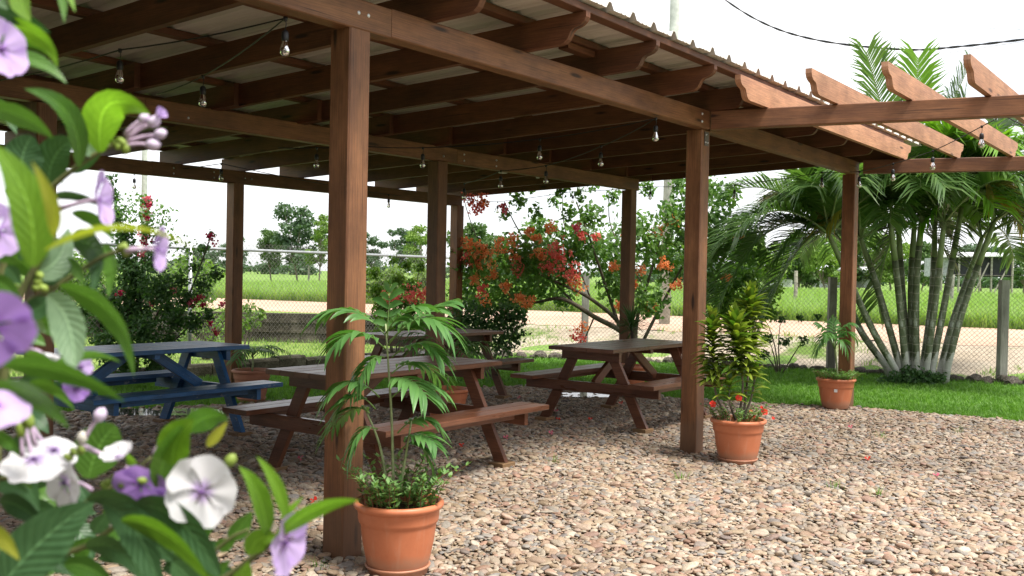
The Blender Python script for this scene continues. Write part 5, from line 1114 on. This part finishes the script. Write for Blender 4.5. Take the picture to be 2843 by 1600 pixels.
Z_ = rng.uniform(0.0, 0.016, n) + 0.35 * S_[:, 2]; Rt = np.column_stack([rng.normal(0, 0.22, n), rng.normal(0, 0.22, n), rng.uniform(0, 6.28, n)])
# the 300 stones that show largest are objects of their own, children of the gravel bed
dist = np.hypot(P_[:, 0], P_[:, 1]); vis = (abs(P_[:, 0]) < 0.50 * P_[:, 1]) & (P_[:, 1] > 4.35) & (P_[:, 0] > -0.25 * P_[:, 1])
score = np.where(vis, S_[:, 0] / dist, -1); big = np.argsort(-score)[:300]; mask = np.ones(n, bool); mask[big] = False
for j, i in enumerate(big):
    o = bpy.data.objects.new('pebble', PM[j % 8]); COL.objects.link(o); o.parent = gravel; o.location = (P_[i, 0], P_[i, 1], Z_[i] + 0.004); o.rotation_euler = tuple(Rt[i]); o.scale = tuple(S_[i])
peb = instancer('pebbles', np.column_stack([P_, Z_])[mask], Rt[mask], S_[mask], PROT, 'loose rounded pebbles covering the gravel bed')
peb.parent = gravel; peb['kind'] = 'stuff'
for i, (x, y) in enumerate(((2320, 1365), (2440, 1385), (1890, 1340), (2450, 1222), (2665, 1205), (1545, 1290), (880, 1590))):
    g = gnd(x, y); o = bpy.data.objects.new('grass_weed', tuft('grass_weed', 16, 0.075, 0.06, M['grass'], 0.004, 90 + i).data); COL.objects.link(o); o.location = (g[0], g[1], 0.004)
    tag(o, ['green weed tuft in the open gravel, left of the widest tuft', 'widest green weed tuft in the open gravel at right', 'green weed tuft in the gravel below the dracaena pot', 'green weed tuft in the gravel right of the stickered pot', 'green weed tuft in the gravel near the lawn at far right', 'green weed tuft in the gravel between the near bench and right table', 'green weed tuft at the foot of the front pot'][i], 'weed', 'weeds in the gravel')
rg = random.Random(44)
for i, (x, y) in enumerate(((870, 1391), (835, 1273), (1283, 1237), (1530, 1203), (1550, 1164), (1405, 1215), (1640, 1165), (1543, 1142), (1725, 1120), (2362, 1186), (2410, 1275), (1440, 1105), (760, 1335), (2600, 1320))):
    g = gnd(x, y, 0.03); mb = MB(); petals(mb, np.zeros(3), (rg.uniform(-.4, .4), -0.6, 1), 3, 0.026, rg, 0.8); o = mb.build('fallen_petal', M['b_pink' if i % 2 else 'b_scarlet'], None, False, g); tag(o, 'fallen flower on the gravel ' + ['left of the front post', 'beside the near table leg left of the front post', 'under the near bench behind the front palm', 'right of the near bench end', 'left of the right table front foot', 'just below the near bench end', 'beneath the middle of the right table', 'between the near bench and right table', 'by the puddle behind the right table', 'below the stickered pot', 'right of the dracaena pot', 'behind the near bench end by the lawn', 'nearest the front post among the shrub leaves', 'in the open at far right'][i], 'fallen flower', 'fallen flowers on the gravel')
for (x, y, a, b), lb in (((1662, 1096, 0.55, 0.22), 'small shiny puddle at the gravel edge behind the right table'), ((470, 1143, 0.65, 0.25), 'shiny puddle at the gravel edge under the blue table')):
    g = gnd(x, y, 0.028); rg = random.Random(int(x)); V = [(a * (1 + .25 * math.sin(3 * t + 1) + .1 * rg.random()) * math.cos(t), b * (1 + .2 * math.sin(2 * t)) * math.sin(t), 0) for t in np.linspace(0, 6.283, 28, endpoint=False)]
    mb = MB(); mb.add(V, [list(range(28))]); o = mb.build('puddle', M['water'], None, False, (g[0], g[1], 0.026)); tag(o, lb, kind='structure')
# ------------------------------------------------------------------ flowering shrub beside the camera
sbase = np.array((-0.52, 0.72, 0.0)); sh = empty('flowering_shrub', sbase); tag(sh, 'flowering shrub with white and violet blossoms close to the camera at left', 'shrub')
def fp(x, y, d): return px(x, y, d) - sbase
def leaf(bx, by, tx, ty, w_, mt, d0=0.62, d1=None, mid=None, tilt=0.0, shape='leaf', fold=0.22, dm=None):
    d1 = d1 if d1 is not None else d0; b = fp(bx, by, d0); e = fp(tx, ty, d1)
    if mid is None: c = (b + e) / 2
    else:
        mp_ = fp(mid[0], mid[1], dm if dm is not None else (d0 + d1) / 2); c = 2 * mp_ - 0.5 * (b + e)
    path = bez(b, c, e, 13); ax_ = (e - b) / np.linalg.norm(e - b); view = (CAMP - sbase) - (b + e) / 2; view /= np.linalg.norm(view)
    s = np.cross(ax_, view); s /= np.linalg.norm(s); nr = view * math.cos(tilt) + s * math.sin(tilt)
    blade_mb(path, w_ * (d0 + d1) / 2 / F / max(0.45, math.cos(tilt)), nr, None, fold, shape, 6).build('leaf', M[mt], sh, True)
LV = [ # base, tip, width, material, depths, bend point, tilt, shape
 ((40, -40), (85, 60), 62, 'l_bright', .60, .58, None, .3), ((160, -45), (178, 66), 26, 'l_mid', .62, .60, (176, 5), .3), ((188, -30), (209, 34), 16, 'l_bright', .60, .58, None, 0), ((-60, 25), (142, 93), 48, 'l_dark', .60, .62, (45, 45), .2), ((-40, 70), (160, 188), 58, 'l_bright', .62, .60, (100, 95), .5), ((-20, 120), (150, 165), 40, 'l_mid', .64, .64, (70, 108), .6), ((-10, 165), (186, 233), 42, 'l_mid', .58, .58, (95, 168), -.5), ((-20, -30), (22, 28), 40, 'l_pale', .58, .58, None, .2),
 ((219, 462), (68, 247), 62, 'l_mid', .66, .60, (190, 320), .5), ((279, 422), (418, 318), 105, 'l_bright', .68, .62, (300, 292), .25), ((258, 436), (247, 336), 46, 'l_pale', .69, .68, (236, 385), .4), ((-40, 300), (148, 385), 58, 'l_mid', .55, .58, (60, 325), .3), ((66, 512), (88, 378), 104, 'l_dark', .68, .68, (62, 440), .2), ((134, 522), (200, 390), 92, 'l_dark', .70, .69, (150, 440), -.3), ((200, 480), (285, 420), 30, 'l_dark', .71, .70, None, .3),
 ((91, 740), (-25, 395), 112, 'l_bright', .46, .44, (75, 560), .35), ((148, 656), (88, 448), 40, 'l_yellow', .45, .43, (140, 560), .2), ((95, 758), (190, 632), 80, 'l_pale', .62, .64, (160, 720), .2), ((140, 548), (303, 581), 26, 'l_dark', .66, .64, (215, 545), .4), ((125, 695), (545, 692), 20, 'l_yellow', .44, .42, (330, 628), .9), ((200, 592), (320, 672), 34, 'l_mid', .66, .66, (270, 615), .4), ((195, 672), (255, 818), 72, 'l_dark', .66, .62, (268, 700), .7), ((285, 682), (300, 826), 46, 'l_mid', .66, .62, (310, 740), .5), ((178, 735), (233, 792), 42, 'l_mid', .64, .62, (210, 745), .3), ((110, 790), (205, 745), 45, 'l_dark', .66, .66, (160, 760), .2),
 ((133, 822), (206, 1022), 96, 'l_pale', .58, .54, (190, 900), .3), ((168, 795), (372, 1046), 62, 'l_mid', .60, .55, (315, 880), .75), ((-30, 775), (56, 850), 52, 'l_mid', .60, .60, (20, 800), .2), ((135, 826), (50, 862), 60, 'l_dark', .62, .62, (95, 862), .2), ((75, 870), (132, 925), 42, 'l_pale', .64, .62, None, .3), ((40, 880), (85, 935), 50, 'l_mid', .64, .62, None, .3), ((-30, 690), (62, 730), 40, 'l_mid', .6, .6, None, .4), ((20, 740), (60, 790), 40, 'l_dark', .66, .66, None, .3),
 ((10, 1015), (348, 1116), 64, 'l_mid', .48, .46, (170, 1030), .55), ((-30, 1080), (192, 1190), 66, 'l_mid', .46, .44, (95, 1100), .5), ((70, 985), (156, 1017), 26, 'l_mid', .62, .6, (115, 988), .4), ((148, 1018), (338, 1008), 34, 'l_mid', .62, .58, (248, 982), .6), ((80, 1066), (208, 1140), 34, 'l_mid', .64, .62, (150, 1080), .4), ((60, 1080), (120, 1105), 26, 'l_yellow', .64, .62, None, .4), ((245, 1328), (322, 1183), 132, 'l_mid', .66, .66, (275, 1240), .2), ((40, 1250), (120, 1210), 70, 'l_dark', .70, .70, None, .3), ((-20, 1215), (60, 1270), 40, 'l_mid', .62, .6, (20, 1225), .3),
 ((440, 1352), (500, 1182), 84, 'l_mid', .62, .60, (462, 1260), .55), ((475, 1290), (540, 1165), 95, 'l_bright', .61, .60, (495, 1215), -.3), ((520, 1200), (634, 1166), 70, 'l_mid', .62, .60, (575, 1158), .3), ((575, 1240), (632, 1170), 30, 'l_yellow', .60, .60, None, 0), ((350, 1270), (382, 1288), 30, 'l_bright', .64, .62, None, .2),
 ((742, 1486), (662, 1295), 56, 'l_bright', .60, .58, (718, 1375), .4), ((795, 1442), (712, 1267), 38, 'l_bright', .60, .58, (765, 1345), .3), ((768, 1490), (1000, 1390), 46, 'l_bright', .60, .57, (880, 1412), .45), ((690, 1540), (770, 1502), 64, 'l_bright', .60, .60, (725, 1495), .3), ((780, 1440), (842, 1378), 18, 'l_bright', .62, .60, None, .2), ((640, 1500), (700, 1420), 52, 'l_mid', .66, .66, None, .4), ((600, 1520), (655, 1500), 40, 'l_mid', .66, .66, None, .4), ((650, 1640), (690, 1560), 60, 'l_bright', .62, .6, None, .3), ((560, 1620), (640, 1555), 40, 'l_mid', .64, .64, None, .3),
 ((5, 1625), (262, 1395), 150, 'l_dark', .56, .58, (130, 1490), .2), ((240, 1388), (425, 1440), 46, 'l_dark', .62, .6, (335, 1385), .5), ((380, 1400), (610, 1600), 92, 'l_dark', .62, .58, (500, 1450), .5), ((285, 1400), (445, 1640), 88, 'l_dark', .60, .56, (375, 1470), .5), ((338, 1445), (590, 1630), 52, 'l_bright', .58, .55, (470, 1490), .7), ((240, 1520), (420, 1640), 60, 'l_dark', .62, .58, (330, 1530), .4), ((180, 1570), (330, 1640), 60, 'l_mid', .60, .6, (250, 1580), .3), ((0, 1395), (135, 1475), 60, 'l_dark', .64, .62, (60, 1410), .3), ((30, 1415), (180, 1455), 56, 'l_dark', .68, .66, (110, 1410), .2), ((-20, 1320), (80, 1370), 60, 'l_dark', .68, .66, None, .2), ((70, 1330), (110, 1420), 50, 'l_dark', .68, .66, None, .3), ((-30, 1470), (54, 1556), 46, 'l_yellow', .50, .48, (15, 1500), .4), ((-10, 1560), (60, 1640), 60, 'l_pale', .66, .64, None, .2), ((260, 1480), (300, 1420), 50, 'l_dark', .68, .68, None, .2), ((400, 1480), (480, 1560), 60, 'l_dark', .66, .66, None, .3), ((130, 1440), (60, 1520), 70, 'l_dark', .70, .70, None, .2), ((470, 1420), (560, 1430), 40, 'l_dark', .66, .66, None, .4), ((480, 1560), (560, 1640), 60, 'l_dark', .66, .66, None, .3), ((40, 1280), (90, 1360), 40, 'l_mid', .64, .62, None, .3), ((110, 1520), (220, 1600), 60, 'l_dark', .72, .72, None, .2)]
for b, e, w_, mt, d0, d1, md, ti in LV: leaf(*b, *e, w_, mt, d0, d1, md, ti, 'round' if w_ > 80 and mt in ('l_mid', 'l_pale', 'l_dark') and w_ < 140 else 'leaf')
r9 = random.Random(91)
for k in range(46):
    x = r9.uniform(-40, 560); y = r9.uniform(1330, 1640)
    if y < 1330 + max(0, x - 330) * 0.45: continue
    a_ = r9.uniform(-0.9, 1.1); l = r9.uniform(80, 170); leaf(x, y, x + l * math.cos(a_), y + l * math.sin(a_), r9.uniform(38, 70), r9.choice(['l_dark', 'l_dark', 'l_mid']), r9.uniform(.70, .84), None, (x + l * .5 * math.cos(a_) + r9.uniform(-15, 15), y + l * .5 * math.sin(a_) - r9.uniform(5, 25)), r9.uniform(-.5, .8))
for k in range(16):
    x = r9.uniform(-60, 90); y = r9.uniform(250, 1250); a_ = r9.uniform(-0.6, 1.2); l = r9.uniform(80, 150)
    leaf(x, y, x + l * math.cos(a_), y + l * math.sin(a_), r9.uniform(36, 60), r9.choice(['l_dark', 'l_mid', 'l_mid']), r9.uniform(.72, .82), None, (x + l * .5 * math.cos(a_), y + l * .5 * math.sin(a_) - r9.uniform(5, 20)), r9.uniform(-.5, .8))
TW = [([(-40, 1700), (-10, 1250), (30, 900), (95, 750), (150, 655)], .62, .0035), ([(20, 1000), (60, 860), (150, 800), (270, 722), (330, 696)], .63, .0022), ([(-30, 900), (40, 640), (134, 530), (215, 462), (280, 420), (325, 398)], .69, .0025), ([(60, 1700), (150, 1560), (250, 1510), (370, 1425), (470, 1360)], .63, .0026), ([(480, 1700), (620, 1610), (700, 1550), (770, 1488), (790, 1440)], .61, .0030), ([(0, 1330), (110, 1315), (200, 1265), (235, 1215)], .64, .0018), ([(560, 1560), (640, 1495), (690, 1470)], .64, .0016), ([(230, 1400), (330, 1340), (420, 1270)], .64, .0016)]
for pts, d, r_ in TW:
    P_ = spline([fp(x, y, d) for x, y in pts], 6); k = len(P_); tube_mb(P_, [r_ * (1 - 0.45 * i / k) for i in range(k)], 6).build('twig', M['twig'], sh, True)
for e in (fp(-40, 1700, .62), fp(60, 1700, .63), fp(480, 1700, .61), fp(-30, 900, .69)):
    tube_mb(spline([(0, 0, -0.03), e * np.array((.4, .4, .5)), e], 5), [0.010 - 0.006 * i / 10 for i in range(11)], 7).build('stem', M['twig'], sh, True)
def flower(cx, cy, d, rpx, nrm, mt, tube_to=None, petals_=5, rot=0.3, cup=0.10, seed=0, squash=1.0):
    """five-petalled blossom: the tube is the part, each petal a sub-part"""
    rg = random.Random(seed); c = fp(cx, cy, d); r_ = rpx * d / F; nr = np.array(nrm, float); nr /= np.linalg.norm(nr)
    te = fp(*tube_to, d + 0.01) if tube_to else c - nr * r_ * 1.2
    tp = bez(c, c - nr * r_ * 0.5, te, 6); k = tube_mb(tp, [0.0016, 0.0014, 0.0013, 0.0013, 0.0014, 0.0018], 6).build('flower', M['tube'], sh, True)
    a = np.cross(nr, (0.1, 0.2, 1)); a /= np.linalg.norm(a); b = np.cross(nr, a)
    for q in range(petals_):
        t0 = rot + 2 * math.pi * q / petals_; mb = MB(); V = [c]; U = [(0.5, 0)]; rows = 6; cols = 8
        half = math.pi / petals_ * 1.30
        for i in range(1, rows + 1):
            f = i / rows
            for j in range(cols + 1):
                g = -1 + 2 * j / cols; ang = t0 + half * g * (0.45 + 0.55 * f) ; ed = 1 - 0.24 * abs(g) ** 3.0 - 0.02 * math.cos(g * 9 + q) - 0.03 * (abs(g) < 0.13)
                rr = r_ * f * (ed if f > 0.3 else 1) * (1 + 0.02 * rg.random()); z = r_ * (cup * f * f + 0.05 * math.sin(g * 5 + q) * f + 0.030 * g * f)
                V.append(c + (a * math.cos(ang) + b * math.sin(ang)) * rr + nr * z); U.append(((g + 1) / 2, f))
        Fc = [[0, 1 + j, 2 + j] for j in range(cols)]
        for i in range(rows - 1):
            for j in range(cols): s0 = 1 + i * (cols + 1) + j; Fc.append([s0, s0 + cols + 1, s0 + cols + 2, s0 + 1])
        mb.add(V, Fc, [[U[v] for v in f] for f in Fc]); mb.build('petal', M[mt], k, True)
    lathe_mb([(0, 0.0006), (0.0016, 0.0004), (0.002, -0.0006), (0, -0.001)], 8, None, c + nr * 0.0008).build('eye', M['p_violet'], k, True)
flower(560, 1365, .60, 104, (-0.05, -1, 0.12), 'p_white', (500, 1420), rot=0.62, seed=1)
flower(180, 1340, .63, 84, (-0.55, -0.8, -0.1), 'p_white', (255, 1362), rot=0.2, seed=2)
flower(392, 1345, .62, 78, (0.0, -0.85, -0.55), 'p_violet', (350, 1300), rot=0.9, seed=3)
flower(95, 1275, .62, 92, (0.1, -0.45, 0.95), 'p_white', (70, 1190), rot=0.4, seed=4, cup=-0.15)
flower(150, 1250, .63, 66, (0.3, -0.5, 0.8), 'p_white', (85, 1180), rot=0.1, seed=5, cup=-0.2)
flower(790, 1505, .60, 92, (0.93, -0.33, -0.1), 'p_lav', (735, 1480), rot=0.3, seed=6, cup=0.2)
flower(272, 555, .62, 80, (0.97, 0.12, 0.1), 'p_lav', (165, 580), rot=0.2, seed=7, cup=0.25)
flower(432, 692, .60, 66, (0.98, 0.08, -0.05), 'p_lav', (352, 698), rot=0.1, seed=8, cup=0.25)
flower(-25, 905, .40, 118, (0.35, -0.8, -0.4), 'p_violet', (-60, 880), rot=0.5, seed=9)
flower(-15, 1125, .44, 95, (0.3, -0.35, 0.9), 'p_lav', (-60, 1080), rot=0.9, seed=10, cup=-0.1)
flower(-8, 640, .55, 78, (0.85, -0.5, 0.0), 'p_lav', (-50, 640), rot=0.2, seed=11)
flower(2, 135, .56, 84, (0.93, -0.30, 0.15), 'p_lav', (-50, 140), rot=0.3, seed=12, cup=0.2)
flower(213, 1078, .66, 40, (0.1, -0.95, 0.2), 'p_violet', (200, 1040), rot=0.7, seed=13)
flower(222, 1018, .66, 34, (0.7, -0.6, 0.4), 'p_lav', (190, 1010), rot=0.4, seed=14, cup=0.3)
flower(330, 1270, .62, 46, (-0.2, -0.4, 0.9), 'p_white', (235, 1240), rot=0.7, seed=15, cup=0.5)
flower(115, 985, .62, 40, (0.6, -0.3, -0.75), 'p_white', (70, 970), rot=0.3, seed=16, cup=0.9)
flower(455, 1385, .64, 44, (0.4, -0.8, 0.3), 'p_violet', (420, 1340), rot=0.7, seed=17)
flower(440, 320, .66, 0.1 + 18, (0.8, -0.4, 0.5), 'p_lav', (352, 375), rot=0.2, seed=18, cup=0.9)
def bud(x, y, d, rpx, mt, tx, ty, el=1.25):
    c = fp(x, y, d); e = fp(tx, ty, d); ax_ = (c - e) / np.linalg.norm(c - e); r_ = rpx * d / F; mt = {'p_lav': 'bud', 'p_white': 'bud_white'}.get(mt, mt)
    mb = tube_mb([c - ax_ * r_ * el, c - ax_ * r_ * 0.6 * el, c, c + ax_ * r_ * 0.6 * el, c + ax_ * r_ * el], [r_ * .25, r_ * .8, r_, r_ * .75, r_ * .1], 10); k = mb.build('bud', M[mt], sh, True)
    tube_mb(bez(c - ax_ * r_, (c + e) / 2 + np.array((0, 0, 0.002)), e, 5), [0.0013, .0012, .0012, .0012, .0014], 6).build('bud_stalk', M['tube'], k, True)
for q in ((278, 1152, .62, 18, 'p_lav', 232, 1225), (228, 1215, .62, 15, 'p_white', 225, 1245), (478, 1190, .61, 12, 'p_lav', 440, 1240), (450, 1222, .61, 11, 'p_white', 425, 1265), (428, 338, .66, 16, 'p_lav', 352, 385), (445, 372, .66, 15, 'p_lav', 350, 395), (425, 402, .66, 17, 'p_lav', 348, 405), (400, 328, .66, 13, 'p_lav', 345, 375), (640, 1278, .61, 17, 'calyx', 600, 1330), (78, 1165, .60, 16, 'calyx', 100, 1240, 1.8), (58, 1192, .60, 14, 'calyx', 62, 1270, 1.8), (390, 690, .62, 8, 'p_white', 352, 697)): bud(*q)
for x, y, d in ((335, 392, .66), (345, 400, .66), (330, 405, .66), (320, 398, .66), (190, 1270, .62), (205, 1255, .62), (300, 1340, .62), (320, 1330, .62), (290, 1350, .62), (335, 1345, .62), (335, 690, .62), (350, 700, .62), (345, 685, .62), (105, 785, .62), (120, 800, .62), (100, 800, .62), (110, 765, .62), (395, 1335, .61), (225, 1250, .62), (350, 415, .66)):
    c = fp(x, y, d); r_ = 11 * d / F; rg = random.Random(x * y); ax_ = np.array((rg.uniform(-1, 1), -0.3, rg.uniform(-.3, 1))); ax_ /= np.linalg.norm(ax_)
    tube_mb([c - ax_ * r_ * 1.3, c - ax_ * r_ * .5, c + ax_ * r_ * .5, c + ax_ * r_ * 1.3], [r_ * .4, r_, r_ * .9, r_ * .35], 8).build('calyx', M['calyx'], sh, True)
print('OBJECTS', len(bpy.data.objects))
